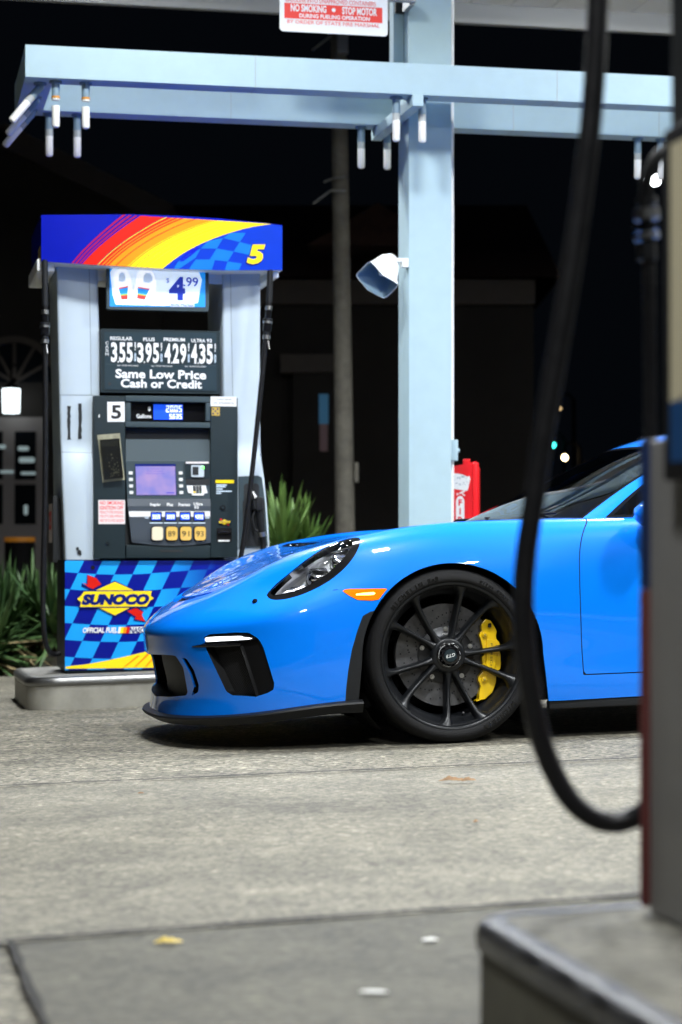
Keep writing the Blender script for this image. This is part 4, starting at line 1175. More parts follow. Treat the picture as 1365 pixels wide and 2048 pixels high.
for cx, cy, r in ((446, 1015.5, 5.6), (215.5, 1087, 3.4)):
    mb = MB(); a = D(cx, cy, yC); k_ = 11.1 / 4200
    mb.prism([(a[0] + r * k_ * math.cos(t), a[1] + r * k_ * math.sin(t)) for t in lin(0, 6.05, 22)], 0, .006, M['matte_black'], fr_(yC)); mb.prism([(a[0] + r * .5 * k_ * math.cos(t), a[1] + r * .5 * k_ * math.sin(t)) for t in lin(0, 6.05, 16)], .0065, .010, M['pumpgrey'], fr_(yC))
    mb.build('lock', pump)
mb = MB(); poly(mb, [(320, 1100), (366, 1100), (365, 1104), (321, 1104)], 0, M['pumpdark'], yl); mb.build('drawer_slot', pump)
mb = MB()
mb.prism(rr(433.5, 1056, 464, 1083.5, .004, yC), 0, .002, M['matte_black'], fr_(yC))
a = p5(436, 1064, yC - .006); b = p5(462, 1064, yC - .006); mb.tube([a, b], .012, M['gloss_black'], 12)
poly(mb, [(436, 1080), (461, 1080), (458, 1083), (438, 1083)], 1, M['label_white'], yC - .003)
mb.build('receipt_slot', pump)
# amount display
M['lcd'] = mat('lcd_blue', (.01, .05, .5), .3, emit=(.004, .085, .80), estr=.9)
M['lcdtxt'] = mat('lcd_digits', (.9, .95, 1), .3, emit=(.8, .92, 1), estr=1.0)
SEGS = {'0': 'abcdef', '1': 'bc', '2': 'abged', '3': 'abgcd', '4': 'fgbc', '5': 'afgcd', '6': 'afgedc', '7': 'abc', '8': 'abcdefg', '9': 'abcdfg'}
def seven(mb, ch, x, y, w, h, th, lay, m, yy):
    for s_ in SEGS[ch]:
        if s_ == 'a': r_ = (x, y, x + w, y + th)
        elif s_ == 'g': r_ = (x, y + h / 2 - th / 2, x + w, y + h / 2 + th / 2)
        elif s_ == 'd': r_ = (x, y + h - th, x + w, y + h)
        elif s_ == 'f': r_ = (x, y + th * .3, x + th, y + h / 2 - th * .2)
        elif s_ == 'b': r_ = (x + w - th, y + th * .3, x + w, y + h / 2 - th * .2)
        elif s_ == 'e': r_ = (x, y + h / 2 + th * .2, x + th, y + h - th * .3)
        else: r_ = (x + w - th, y + h / 2 + th * .2, x + w, y + h - th * .3)
        poly(mb, [(r_[0], r_[1]), (r_[2], r_[1]), (r_[2], r_[3]), (r_[0], r_[3])], lay, m, yy)
mb = MB(); yd = .006
poly(mb, [(307.5, 808.5), (366, 809), (366, 839.5), (307.5, 839)], 0, M['lcd'], yd)
x = 332.5
for ch in '2005': seven(mb, ch, x, 811, 6.3, 13.2, 1.9, 1, M['lcdtxt'], yd); x += 8.4
poly(mb, [(347.6, 822.4), (349, 822.4), (349, 824.4), (347.6, 824.4)], 1, M['lcdtxt'], yd)
x = 339.5
for ch in '5635': seven(mb, ch, x, 828, 4.8, 9.6, 1.5, 1, M['lcdtxt'], yd); x += 6.6
poly(mb, [(345, 836), (346, 836), (346, 837.8), (345, 837.8)], 1, M['lcdtxt'], yd)
words(mb, '$', 296.5, 813.5, 302, 822.5, 1, M['label_white'], yd, bold=.03); words(mb, 'Gallons', 273.5, 828, 303, 836.5, 1, M['label_white'], yd, bold=.02)
mb.build('amount_display', pump)
# lavender screen, soft keys, card reader and keypad
def yk(py): return -.014 - .008 * (py - 922) / 75
M['lav'] = bpy.data.materials.new('lit_lavender_screen'); M['lav'].use_nodes = True
nt, N, L = nodes_of(M['lav']); b = N["Principled BSDF"]; tc = N.new("ShaderNodeTexCoord"); nz = N.new("ShaderNodeTexNoise"); nz.inputs["Scale"].default_value = 9; L.new(tc.outputs["Object"], nz.inputs[0])
rp = N.new("ShaderNodeValToRGB"); rp.color_ramp.elements[0].color = (.26, .28, .90, 1); rp.color_ramp.elements[1].color = (.62, .42, .86, 1); rp.color_ramp.elements[0].position = .35; rp.color_ramp.elements[1].position = .65
L.new(nz.outputs["Fac"], rp.inputs[0]); L.new(rp.outputs[0], b.inputs["Emission Color"]); b.inputs["Emission Strength"].default_value = .75; b.inputs["Base Color"].default_value = (.05, .05, .08, 1); b.inputs["Roughness"].default_value = .2
M['lavtxt'] = mat('screen_text', (.1, .08, .4), .4, emit=(.12, .10, .55), estr=.5)
M['key'] = mat('soft_key', (.72, .73, .72), .45)
mb = MB(); poly(mb, [(270.5, 928), (351.5, 928), (354, 991), (273, 991)], 1, M['gl_navy'], -.0215); poly(mb, [(271.5, 932.5), (350.5, 932.5), (352.5, 990), (273.5, 990)], 2, M['lav'], -.0215)
for s_, x0, x1, yy in (('WELCOME', 302, 318, 936.5), ('PAY AT PUMP OR INSIDE', 294, 326, 941.2), ('INSERT PAYMENT CARD', 292, 330, 945.8)): words(mb, s_, x0, yy, x1, yy + 2.8, 3, M['lavtxt'], -.0215)
poly(mb, [(333, 984), (349, 984), (349, 987), (333, 987)], 3, M['lavtxt'], -.0215)
mb.build('screen', pump)
for xs_, sl in ((258, .35), (358, .35)):
    mb = MB()
    for k_ in range(4):
        cx = xs_ + 3.6 + k_ * .45; cy = 946 + 13 * k_
        mb.prism(rr(cx - 3.8, cy - 3.1, cx + 3.8, cy + 3.1, .003, yk(cy)), -.004, .006, M['key'], fr_(yk(cy)))
    mb.build('soft_keys', pump)
mb = MB()
mb.prism(rr(371, 923, 420, 957, .004, -.03), -.03, 0, M['pumpgrey'], fr_(-.024)); poly(mb, [(372, 923.5), (418, 923.5), (418, 927), (372, 927)], 1, M['pinkwhite'], -.0245)
mb.prism(rr(383, 930.5, 408.5, 954, .006, -.03), 0, .008, M['silver2'], fr_(-.0245)); mb.prism(rr(385.5, 933.5, 397.5, 950, .002, -.033), 0, .0015, M['pumpdark'], fr_(-.0328))
M['led_green'] = mat('green_led', (.1, .9, .1), .3, emit=(.12, 1, .10), estr=3.5)
a = D(406.5, 935.5, -.034); mb.prism([(a[0] + .0075 * math.cos(t), a[1] + .0075 * math.sin(t)) for t in lin(0, 6, 12)], 0, .003, M['led_green'], fr_(-.0326))
mb.build('card_reader', pump)
mb = MB(); 
poly(mb, [(372, 957.5), (420, 957.5), (420, 970), (373, 970)], 1, M['pumpdark'], -.0225)
mb.prism([D(a, b, -.03) for a, b in ((374, 971), (412, 971), (416, 986), (409, 987), (408, 991), (385, 990.5), (384, 986.5), (377.5, 986))], -.02, 0, M['label_white'], fr_(-.026))
for r_ in range(4):
    for c_ in range(3):
        x = 386.6 + c_ * 6 + r_ * .15; y = 971.6 + r_ * 3.7
        m_ = M['pumpdark'] if r_ < 3 else (M['gl_yellow'] if c_ == 0 else (M['leaf_lit'] if c_ == 2 else M['pumpdark']))
        mb.prism(rr(x, y, x + 5, y + 2.9, .001, -.028), 0, .003, m_, fr_(-.0262))
mb.build('keypad', pump)
# grade row
yg = YK - .0012
mb = MB()
poly(mb, [(258, 1022.5), (420.5, 1022.5), (420.5, 1033.5), (259.5, 1033.5)], 0, M['label_white'], yg)
for s_, x0, x1, y0, y1 in (('Regular', 301, 322, 1006, 1013.5), ('Plus', 334.5, 346.5, 1006, 1012.5), ('Premium', 357.5, 380.5, 1006, 1012.5), ('Ultra', 388, 406, 1005, 1011), ('93', 388.5, 398, 1012, 1018)):
    words(mb, s_, x0, y0, x1, y1, 1, M['label_white'], yg, bold=.03)
for k_, x0 in enumerate((300, 328.5, 357.5, 385.5)): poly(mb, [(x0, 1045), (x0 + 25.5, 1045), (x0 + 25.5, 1046.8), (x0, 1046.8)], 0, M['adshade'], yg)
for x0, x1, y0 in ((291, 298, 1028), (290, 298, 1035), (411, 417, 1028.5), (411, 419, 1035)): poly(mb, [(x0, y0), (x1, y0), (x1, y0 + 1.6), (x0, y0 + 1.6)], 1, M['adshade'], yg)
mb.build('grade_lettering', pump)
M['btn'] = mat('amber_button', (.72, .46, .10), .35, 0, .4); M['btnworn'] = mat('worn_button', (.74, .66, .48), .45)
for k_, (x0, bx, pr) in enumerate(((301.5, 315, '3559'), (330.5, 343.8, '3959'), (359.5, 371.7, '4299'), (387.5, 400.3, '4359'))):
    mb = MB(); mb.prism(rr(x0, 1023.5, x0 + 22.5, 1042, .005, YK), 0, .004, M['matte_black'], fr_(YK))
    poly(mb, [(x0 + 2, 1026), (x0 + 20.5, 1026), (x0 + 20.5, 1040), (x0 + 2, 1040)], 0, M['lcd'], YK - .0048)
    xx = x0 + 3.4
    for ch in pr:
        seven(mb, ch, xx, 1029.5, 3.1, 8.2, 1.1, 1, M['lcdtxt'], YK - .0048); xx += 4.1
    mb.build('price_display', pump)
    mb = MB(); mb.prism(rr(bx - 13, 1052, bx + 12, 1083, .018, YK), 0, .004, M['gloss_black'], fr_(YK))
    mb.prism(rr(bx - 11, 1053.5, bx + 11, 1080.5, .014, YK), .0042, .014, M['btn'] if k_ else M['btnworn'], fr_(YK))
    if k_: words(mb, ('', '89', '91', '93')[k_], bx - 7, 1062, bx + 7.4, 1073, 0, M['black_ink'], YK - .0152)
    mb.build('grade_button', pump)
# clear holder box on the left
M['clearbox'] = glass_mat('scratched_clear_plastic', (.72, .72, .62), .25, .8, 1.6)
M['yellowed'] = mat('yellowed_plastic', (.30, .29, .20), .35, 0, .3, var=.35, vscale=30)
mb = MB()
B0 = [(195, 870), (240, 866.5), (250, 960), (205.5, 965)]
mb.prism([D(a, b, yC) for a, b in B0], 0, .004, M['yellowed'], fr_(yC))
inn = [(199.5, 880), (238, 877), (246, 956), (208.5, 960)]
mb.prism([D(a, b, yC) for a, b in inn], .0045, .03, M['clearbox'], fr_(yC))
mb.flat([D(a, b, yC) for a, b in inn], .0046, M['pumpdark'], fr_(yC))
rnd = random.Random(8)
for i in range(40):
    t = rnd.random(); x = 213 + 20 * rnd.random() + 8 * t; y = 905 + 48 * t; r = rnd.uniform(.5, 2.6)
    mb.flat([D(x + r * math.cos(a_) * rnd.uniform(.4, 1), y + r * math.sin(a_) * rnd.uniform(.6, 1.3), yC) for a_ in lin(0, 5.2, 6)], .0055, M['yellowed'], fr_(yC))
mb.build('leaflet_holder', pump)
# flank: dark side panel with small red notice
mb = MB(); mb.box((-.055, .10, p5(112, 1125).z), (-.03, .42, p5(112, 990).z), M['pumpdark'], bev=.004)
mb.box((-.031, .12, p5(112, 1120).z), (-.002, .40, p5(112, 995).z), M['pumpdark'])
LFr = frame((-.0562, .26, p5(112, 1040).z), (0, -1, 0), (0, 0, 1))
mb.flat([(-.13, -.12), (.13, -.12), (.13, .09), (-.13, .09)], 0, M['pinkwhite'], LFr); mb.text('25', LFr, 1, M['red_ink'], z=.002, bold=.04, fit=(.17, .10))
mb.build('side_notice', pump)
# hoses with breakaway couplings
def hose(pts, name, r=.0135, brk=None, n=8):
    mb = MB(); P = spline(pts, n); mb.tube(P, r, M['hose'], 14); h_ = mb.build('hose', pump)
    if brk:
        a, b = brk; d = (b - a); mb = MB()
        for s0, s1, rr_, mm in ((0, .12, .019, 'steel'), (.14, .34, .017, 'gloss_black'), (.36, .44, .026, 'black_plastic'), (.44, .50, .026, 'steel'), (.50, .72, .024, 'gloss_black'), (.72, .82, .018, 'black_plastic'), (.84, .95, .021, 'steel')):
            mb.tube([a + d * s0, a + d * s1], rr_, M[mm], 16)
        mb.tube([b + Vector((.006, -.015, 0)), b + Vector((.012, -.02, -.045))], .005, M['steel'], 8)
        mb.build('breakaway', h_)
yh = -.10
hose([p5(90, 520, yh), p5(90.5, 600, yh), p5(90.5, 700, yh), p5(91, 850, yh), p5(90, 1000, yh), p5(87.5, 1120, yh), p5(86.5, 1200, yh), p5(89, 1270, yh), p5(97, 1300, yh + .06), p5(108, 1308, yh + .12), p5(120, 1306, .04)], 'hose', brk=(p5(90.5, 620, yh), p5(90, 690, yh)))
mb = MB(); mb.tube([p5(90, 522, yh), p5(90.5, 612, yh)], .0165, M['black_plastic'], 14); mb.build('hose_swivel', pump)
hose([p5(541, 540, yh), p5(540, 575, yh), p5(536.5, 640, yh), p5(530, 700, yh), p5(516, 840, yh), p5(503, 960, yh), p5(491, 1060, yh), p5(480, 1125, yh), p5(470, 1175, yh), p5(474, 1200, yh - .02), p5(492, 1205, yh - .02), p5(512, 1175, -.06)], 'hose', brk=(p5(538.5, 612, yh), p5(533, 682, yh)))
mb = MB(); mb.tube([p5(541, 541, yh), p5(538.8, 605, yh)], .0165, M['black_plastic'], 14); mb.build('hose_swivel', pump)
# ------------------------------------------------------------------ the blue car
# local axes: x forward (nose), y to the driver's side (towards the camera), z up; origin under the front axle
cF = Vector((-math.cos(PSI), -math.sin(PSI), 0)); cL = Vector((math.sin(PSI), -math.cos(PSI), 0))
hubp = Vector((.4409, 8.104, 0)); cO = hubp - cL * .898
e_ = .2
def gn(p, d): return (G(p.x + d.x * e_, p.y + d.y * e_) - G(p.x - d.x * e_, p.y - d.y * e_)) / (2 * e_)
F3 = Vector((cF.x, cF.y, gn(cO, cF))).normalized(); Lt = Vector((cL.x, cL.y, gn(cO, cL)))
U3 = F3.cross(Lt).normalized(); L3 = U3.cross(F3)
CM = frame((cO.x, cO.y, G(cO.x, cO.y)), F3, L3, U3); CMi = CM.inverted()
car = thing('sports_car', 'bright blue low sports car with black centre lock wheels and yellow brake caliper', 'car', matrix=CM)
camL = CMi @ Vector((0, 0, CAMZ)); Rl = np.array(CMi.to_3x3())
CMn = np.array(CM)
def to_px(P):                                             # N x 3 local -> photo pixels
    Wd = P @ CMn[:3, :3].T + CMn[:3, 3]
    return np.stack([CX + FPX * Wd[:, 0] / Wd[:, 1], HZ - FPX * (Wd[:, 2] - CAMZ) / Wd[:, 1]], 1)
def cray(px, py): return Vector(Rl @ np.array(sight(px, py)))
def c_y(px, py, y): d = cray(px, py); return camL + d * ((y - camL.y) / d.y)

T10 = lambda f: f
RG = [
 # bottom edge
 [(1.055,0,.118),(1.040,.30,.118),(.982,.55,.124),(.870,.74,.134),(.720,.845,.150),(.50,.898,.175),(.25,.905,.18),(0,.905,.17),(-.3,.90,.15),(-.6,.895,.15),(-1.2,.895,.155),(-1.9,.90,.17),(-2.45,.90,.18),(-2.95,.86,.22),(-3.28,.72,.25),(-3.42,.42,.26),(-3.45,0,.26)],
 [(1.045,0,.185),(1.028,.30,.185),(.972,.55,.188),(.862,.745,.195),(.716,.852,.205),(.50,.901,.22),(.25,.912,.22),(0,.912,.21),(-.3,.907,.2),(-.6,.90,.2),(-1.2,.90,.2),(-1.9,.915,.22),(-2.45,.92,.23),(-2.95,.89,.27),(-3.32,.74,.30),(-3.46,.42,.30),(-3.49,0,.30)],
 [(1.062,0,.305),(1.045,.30,.305),(.983,.55,.306),(.866,.752,.308),(.717,.858,.312),(.50,.906,.32),(.25,.916,.32),(0,.917,.32),(-.3,.912,.32),(-.6,.902,.32),(-1.2,.903,.32),(-1.9,.925,.33),(-2.45,.935,.35),(-2.97,.90,.38),(-3.34,.75,.40),(-3.48,.42,.40),(-3.51,0,.40)],
 [(1.075,0,.415),(1.055,.30,.416),(.986,.55,.420),(.862,.747,.426),(.712,.855,.434),(.497,.906,.445),(.25,.919,.45),(0,.922,.455),(-.3,.918,.455),(-.6,.905,.455),(-1.2,.906,.455),(-1.9,.928,.46),(-2.45,.94,.47),(-2.98,.90,.50),(-3.34,.75,.52),(-3.48,.42,.52),(-3.51,0,.52)],
 [(1.064,0,.474),(1.042,.30,.478),(.967,.55,.490),(.843,.738,.506),(.697,.845,.526),(.488,.893,.562),(.25,.916,.58),(0,.920,.59),(-.3,.917,.59),(-.6,.904,.59),(-1.2,.905,.59),(-1.9,.925,.60),(-2.45,.938,.62),(-2.97,.895,.64),(-3.31,.74,.65),(-3.45,.42,.65),(-3.48,0,.65)],
 [(.985,0,.546),(.958,.30,.552),(.882,.525,.570),(.773,.685,.597),(.642,.785,.622),(.468,.855,.650),(.25,.893,.678),(0,.902,.702),(-.3,.900,.702),(-.6,.894,.695),(-1.2,.893,.69),(-1.9,.905,.72),(-2.45,.92,.74),(-2.95,.87,.75),(-3.25,.71,.75),(-3.38,.40,.75),(-3.41,0,.75)],
 [(.885,0,.602),(.860,.29,.609),(.793,.50,.636),(.706,.65,.672),(.592,.757,.706),(.444,.822,.738),(.24,.855,.772),(0,.860,.800),(-.3,.864,.795),(-.6,.870,.785),(-1.2,.868,.785),(-1.9,.87,.82),(-2.45,.87,.84),(-2.92,.81,.83),(-3.17,.66,.82),(-3.30,.38,.82),(-3.33,0,.82)],
 [(.740,0,.662),(.718,.29,.668),(.668,.48,.698),(.602,.62,.736),(.512,.715,.766),(.395,.765,.797),(.22,.785,.829),(0,.787,.853),(-.3,.795,.856),(-.6,.815,.848),(-1.2,.815,.85),(-1.9,.80,.87),(-2.45,.77,.89),(-2.87,.70,.87),(-3.07,.57,.855),(-3.18,.33,.85),(-3.20,0,.85)],
 [(.596,0,.720),(.578,.25,.724),(.545,.40,.742),(.490,.52,.764),(.420,.60,.785),(.325,.645,.806),(.18,.67,.829),(0,.675,.842),(-.3,.680,.856),(-.58,.715,.860),(-1.2,.70,.862),(-1.9,.70,.87),(-2.42,.65,.89),(-2.8,.57,.885),(-2.95,.45,.875),(-3.04,.26,.87),(-3.06,0,.87)],
 [(.420,0,.766),(.410,.19,.769),(.382,.29,.778),(.340,.365,.790),(.285,.405,.803),(.205,.440,.812),(.10,.465,.823),(-.05,.490,.836),(-.28,.540,.858),(-.48,.590,.867),(-1.2,.45,.865),(-1.9,.45,.865),(-2.35,.40,.88),(-2.65,.35,.885),(-2.78,.27,.88),(-2.84,.15,.88),(-2.86,0,.88)],
 [(.250,0,.803),(.245,0,.803),(.230,0,.805),(.205,0,.807),(.17,0,.810),(.12,0,.814),(.04,0,.821),(-.08,0,.836),(-.26,0,.862),(-.42,0,.874),(-1.2,0,.87),(-1.9,0,.87),(-2.30,0,.88),(-2.50,0,.885),(-2.58,0,.883),(-2.62,0,.88),(-2.63,0,.88)],
]
GH = [
 [(-.330,0,.876),(-.365,.24,.874),(-.445,.47,.868),(-.560,.625,.858),(-.655,.700,.852),(-.90,.735,.852),(-1.3,.745,.853),(-1.8,.745,.86),(-2.3,.72,.88),(-2.7,.64,.89),(-2.95,.46,.88),(-3.04,.24,.875),(-3.06,0,.875)],
 [(-.680,0,1.034),(-.712,.225,1.031),(-.775,.43,1.020),(-.845,.565,1.014),(-.905,.628,1.018),(-1.08,.655,1.020),(-1.36,.670,1.03),(-1.8,.668,1.04),(-2.25,.64,1.03),(-2.52,.57,1.02),(-2.67,.42,1.02),(-2.73,.21,1.03),(-2.75,0,1.03)],
 [(-1.040,0,1.190),(-1.065,.20,1.187),(-1.115,.38,1.176),(-1.165,.495,1.164),(-1.205,.540,1.160),(-1.30,.560,1.168),(-1.5,.570,1.185),(-1.8,.567,1.182),(-2.1,.54,1.15),(-2.26,.48,1.14),(-2.36,.36,1.14),(-2.41,.18,1.15),(-2.43,0,1.155)],
 [(-1.28,0,1.243),(-1.295,.14,1.242),(-1.325,.255,1.237),(-1.355,.335,1.231),(-1.385,.37,1.230),(-1.44,.39,1.236),(-1.55,.40,1.24),(-1.8,.40,1.228),(-1.95,.38,1.21),(-2.05,.33,1.20),(-2.1,.25,1.195),(-2.12,.13,1.2),(-2.13,0,1.2)],
 [(-1.48,0,1.264),(-1.485,0,1.264),(-1.49,0,1.264),(-1.51,0,1.264),(-1.53,0,1.264),(-1.56,0,1.264),(-1.62,0,1.262),(-1.72,0,1.256),(-1.78,0,1.25),(-1.82,0,1.247),(-1.84,0,1.245),(-1.85,0,1.244),(-1.86,0,1.243)],
]
def nat_spline(t, Y, x):
    """natural cubic spline, Y has shape (n, ...)"""
    n = len(t); h = np.diff(t); A = np.zeros((n, n)); B = np.zeros_like(Y)
    A[0, 0] = A[-1, -1] = 1
    for i in range(1, n - 1):
        A[i, i - 1] = h[i - 1]; A[i, i] = 2 * (h[i - 1] + h[i]); A[i, i + 1] = h[i]
        B[i] = 6 * ((Y[i + 1] - Y[i]) / h[i] - (Y[i] - Y[i - 1]) / h[i - 1])
    Mm = np.linalg.solve(A, B.reshape(n, -1)).reshape(Y.shape)
    k = np.clip(np.searchsorted(t, x, side='right') - 1, 0, n - 2)
    ex = (slice(None),) + (None,) * (Y.ndim - 1)
    a = ((t[k + 1] - x) / h[k])[ex]; b = ((x - t[k]) / h[k])[ex]; hh = h[k][ex]
    return a * Y[k] + b * Y[k + 1] + ((a ** 3 - a) * Mm[k] + (b ** 3 - b) * Mm[k + 1]) * hh ** 2 / 6
mir = np.array([1, -1, 1.])
def surf(R, us, vs, seam=True):
    A = np.array(R, float)                                # rings x stations x 3
    A = np.concatenate([A[:, 2:0:-1] * mir, A, A[:, -2:-4:-1] * mir], 1)
    if seam: A = np.concatenate([A, A[-2:-4:-1] * mir], 0)
    nv, nu = A.shape[:2]
    du = np.maximum(np.linalg.norm(np.diff(A, axis=1), axis=2).mean(0), .02); tu = np.concatenate([[0], np.cumsum(du)])
    dv = np.maximum(np.linalg.norm(np.diff(A, axis=0), axis=2)[:, 2:nu - 2].mean(1), .02); tv = np.concatenate([[0], np.cumsum(dv)])
    xu = np.interp(np.array(us) + 2, np.arange(nu), tu); xv = np.interp(np.array(vs), np.arange(nv), tv)
    S1 = nat_spline(tv, A, xv)                            # along v
    S2 = nat_spline(tu, np.swapaxes(S1, 0, 1), xu)        # along u
    return S2                                             # [u][v][3]

def seg_u(parts):
    out = [np.linspace(a, b, n, endpoint=False) for a, b, n in parts]; return np.concatenate(out + [[parts[-1][1]]])
US = seg_u([(0, 1, 34), (1, 2, 32), (2, 3, 28), (3, 4, 24), (4, 5, 26), (5, 6, 28), (6, 7, 28), (7, 8, 32), (8, 9, 28), (9, 10, 24), (10, 11, 20), (11, 12, 20), (12, 13, 18), (13, 16, 30)])
VS = seg_u([(0, 1, 8), (1, 2, 12), (2, 3, 12), (3, 4, 10), (4, 5, 9), (5, 6, 11), (6, 7, 11), (7, 8, 10), (8, 9, 9), (9, 10, 10)])
S = surf(RG, US, VS)
nu, nv = S.shape[:2]
S[:, -1, 1] = 0; S[0, :, 1] = 0; S[-1, :, 1] = 0

class Cut:
    """a half shell that can be divided along any contour; every face carries a region tag"""
    def __init__(s, P, faces):
        s.bm = bmesh.new(); vs = [s.bm.verts.new(p) for p in P]
        for f in faces:
            try: s.bm.faces.new([vs[i] for i in f])
            except ValueError: pass
        s.lay = s.bm.faces.layers.int.new('tag'); s.bm.normal_update()
    def cut(s, phi, frm, to):
        bm = s.bm; bm.verts.ensure_lookup_table()
        bm.verts.index_update()
        P = np.array([v.co for v in bm.verts]); d = phi(P)
        d[np.abs(d) < 2e-5] = 0
        D_ = {v: float(d[v.index]) for v in bm.verts}
        frm = set(frm if isinstance(frm, (list, tuple, set)) else [frm])
        act = [f for f in bm.faces if f[s.lay] in frm and min(D_[v] for v in f.verts) < 0 < max(D_[v] for v in f.verts)]
        es = {e for f in act for e in f.edges if D_[e.verts[0]] * D_[e.verts[1]] < 0}
        for e in es:
            a, b = e.verts
            if D_[a] * D_[b] >= 0: continue
            t = D_[a] / (D_[a] - D_[b])
            if t < .04: D_[a] = 0.0; continue
            if t > .96: D_[b] = 0.0; continue
        for e in es:
            a, b = e.verts
            if D_[a] * D_[b] >= 0: continue
            t = D_[a] / (D_[a] - D_[b])
            ne, nv_ = bmesh.utils.edge_split(e, a, t); D_[nv_] = 0.0
        todo = [f for f in bm.faces if f[s.lay] in frm and min(D_[v] for v in f.verts) < 0 < max(D_[v] for v in f.verts)]
        while todo:
            f = todo.pop(); z = [v for v in f.verts if D_[v] == 0]
            done = False
            vl = list(f.verts); n = len(vl)
            for i in range(len(z)):
                for j in range(i + 1, len(z)):
                    ia, ib = vl.index(z[i]), vl.index(z[j])
                    if (ia - ib) % n in (1, n - 1): continue
                    seg1 = [vl[(ia + k) % n] for k in range((ib - ia) % n + 1)][1:-1]; seg2 = [vl[(ib + k) % n] for k in range((ia - ib) % n + 1)][1:-1]
                    if any(D_[v] > 0 for v in seg1) and any(D_[v] > 0 for v in seg2) and not (any(D_[v] < 0 for v in seg1) != any(D_[v] < 0 for v in seg2)): continue
                    try:
                        nf, _ = bmesh.utils.face_split(f, z[i], z[j])
                    except ValueError: continue
                    if nf is None: continue
                    nf[s.lay] = f[s.lay]
                    for q in (f, nf):
                        if min(D_[v] for v in q.verts) < 0 < max(D_[v] for v in q.verts): todo.append(q)
                    done = True; break
                if done: break
        for f in bm.faces:
            if f[s.lay] in frm and sum(D_[v] for v in f.verts) < 0: f[s.lay] = to
    def take(s, tags, depth=0.0, wall=None):
        """vertices, faces of the tagged region (local half), plus inward walls along its rim"""
        tags = set(tags if isinstance(tags, (list, tuple, set)) else [tags])
        fs = [f for f in s.bm.faces if f[s.lay] in tags]
        ids = {}; P = []; Nn = []; F = []
        for f in fs:
            r = []
            for v in f.verts:
                if v not in ids: ids[v] = len(P); P.append(v.co.copy()); Nn.append(v.normal.copy())
                r.append(ids[v])
            F.append(r)
        Wl = []
        if depth:
            for f in fs:
                for lp in f.loops:
                    e = lp.edge
                    oth = [g for g in e.link_faces if g is not f]
                    if (not oth and not (abs(e.verts[0].co.y) < 1e-5 and abs(e.verts[1].co.y) < 1e-5)) or (oth and oth[0][s.lay] not in tags):
                        a, b = lp.vert, lp.link_loop_next.vert
                        Wl.append((a, b))
        return P, F, Nn, Wl
def poly_sdf(Q, poly, closed=True):
    P = np.array(poly, float); n = len(P); d = np.full(len(Q), 1e9); ins = np.zeros(len(Q), bool)
    for i in range(n if closed else n - 1):
        a = P[i]; b = P[(i + 1) % n]; e = b - a; w = Q - a
        t = np.clip((w @ e) / max(e @ e, 1e-12), 0, 1); d = np.minimum(d, np.hypot(*(w - t[:, None] * e).T))
        if closed:
            c = ((a[1] <= Q[:, 1]) & (b[1] > Q[:, 1])) | ((b[1] <= Q[:, 1]) & (a[1] > Q[:, 1]))
            xi = a[0] + (Q[:, 1] - a[1]) / np.where(abs(b[1] - a[1]) < 1e-12, 1e-12, b[1] - a[1]) * (b[0] - a[0])
            ins ^= c & (Q[:, 0] < xi)
    return np.where(ins, -d, d) if closed else d
def smooth_poly(p, n=6):
    q = list(p); q = [q[-1]] + q + [q[0], q[1]]; out = []
    for i in range(1, len(q) - 2):
        a, b, c, d = (np.array(q[i + k], float) for k in (-1, 0, 1, 2))
        for k in range(n):
            t = k / n; out.append(tuple(.5 * (2 * b + (c - a) * t + (2 * a - 5 * b + 4 * c - d) * t * t + (3 * b - a - 3 * c + d) * t ** 3)))
    return out
def in_photo(poly, box, closed=True, w=0, smooth=0):
    poly = smooth_poly(poly, smooth) if smooth else poly
    x0, x1, y0, y1, z0, z1 = box
    def phi(P):
        ok = (P[:, 0] > x0) & (P[:, 0] < x1) & (P[:, 1] > y0) & (P[:, 1] < y1) & (P[:, 2] > z0) & (P[:, 2] < z1)
        d = poly_sdf(to_px(P), poly, closed) - w
        return np.where(ok, d, 50.0)
    return phi
def in_plane(ax, poly, box, closed=True, w=0.0, smooth=0):
    poly = smooth_poly(poly, smooth) if smooth else poly
    x0, x1, y0, y1, z0, z1 = box
    def phi(P):
        ok = (P[:, 0] > x0) & (P[:, 0] < x1) & (P[:, 1] > y0) & (P[:, 1] < y1) & (P[:, 2] > z0) & (P[:, 2] < z1)
        return np.where(ok, poly_sdf(P[:, ax], poly, closed) - w, 1.0)
    return phi
cut = Cut(S.reshape(-1, 3), [(i * nv + j, (i + 1) * nv + j, (i + 1) * nv + j + 1, i * nv + j + 1) for i in range(nu - 1) for j in range(nv - 1)])
BODY, ARCH, DOOR, GAP, LAMP, BEZEL, MARK, GRA, GRB, GRC, DUCT, DRL, FLARE, SLOT, COWL, DRLB, MLED = range(17)
# wheel arches
def arch(cx, r, rb, cz=.335):
    def phi(P):
        x = P[:, 0] - cx; z = P[:, 2] - cz
        up = np.hypot(x, z) - r
        k = np.clip(-z / .2, 0, 1); dn = np.abs(x) - (r + (rb - r) * k)
        d = np.where(z > 0, up, dn)
        return np.where((P[:, 1] > .6) & (P[:, 2] < .80) & (np.abs(x) < .6), d, 1.0)
    return phi
cut.cut(arch(0, .362, .383), BODY, ARCH)
cut.cut(arch(-2.457, .372, .385), BODY, ARCH)
# black air guide along the front of the arch
cut.cut(in_photo([(744, 1222), (726, 1232), (715, 1262), (704, 1300), (697, 1340), (693, 1374), (691, 1402), (690, 1440), (800, 1440), (800, 1222)], (.1, .6, .6, 1, 0, .55)), BODY, FLARE)
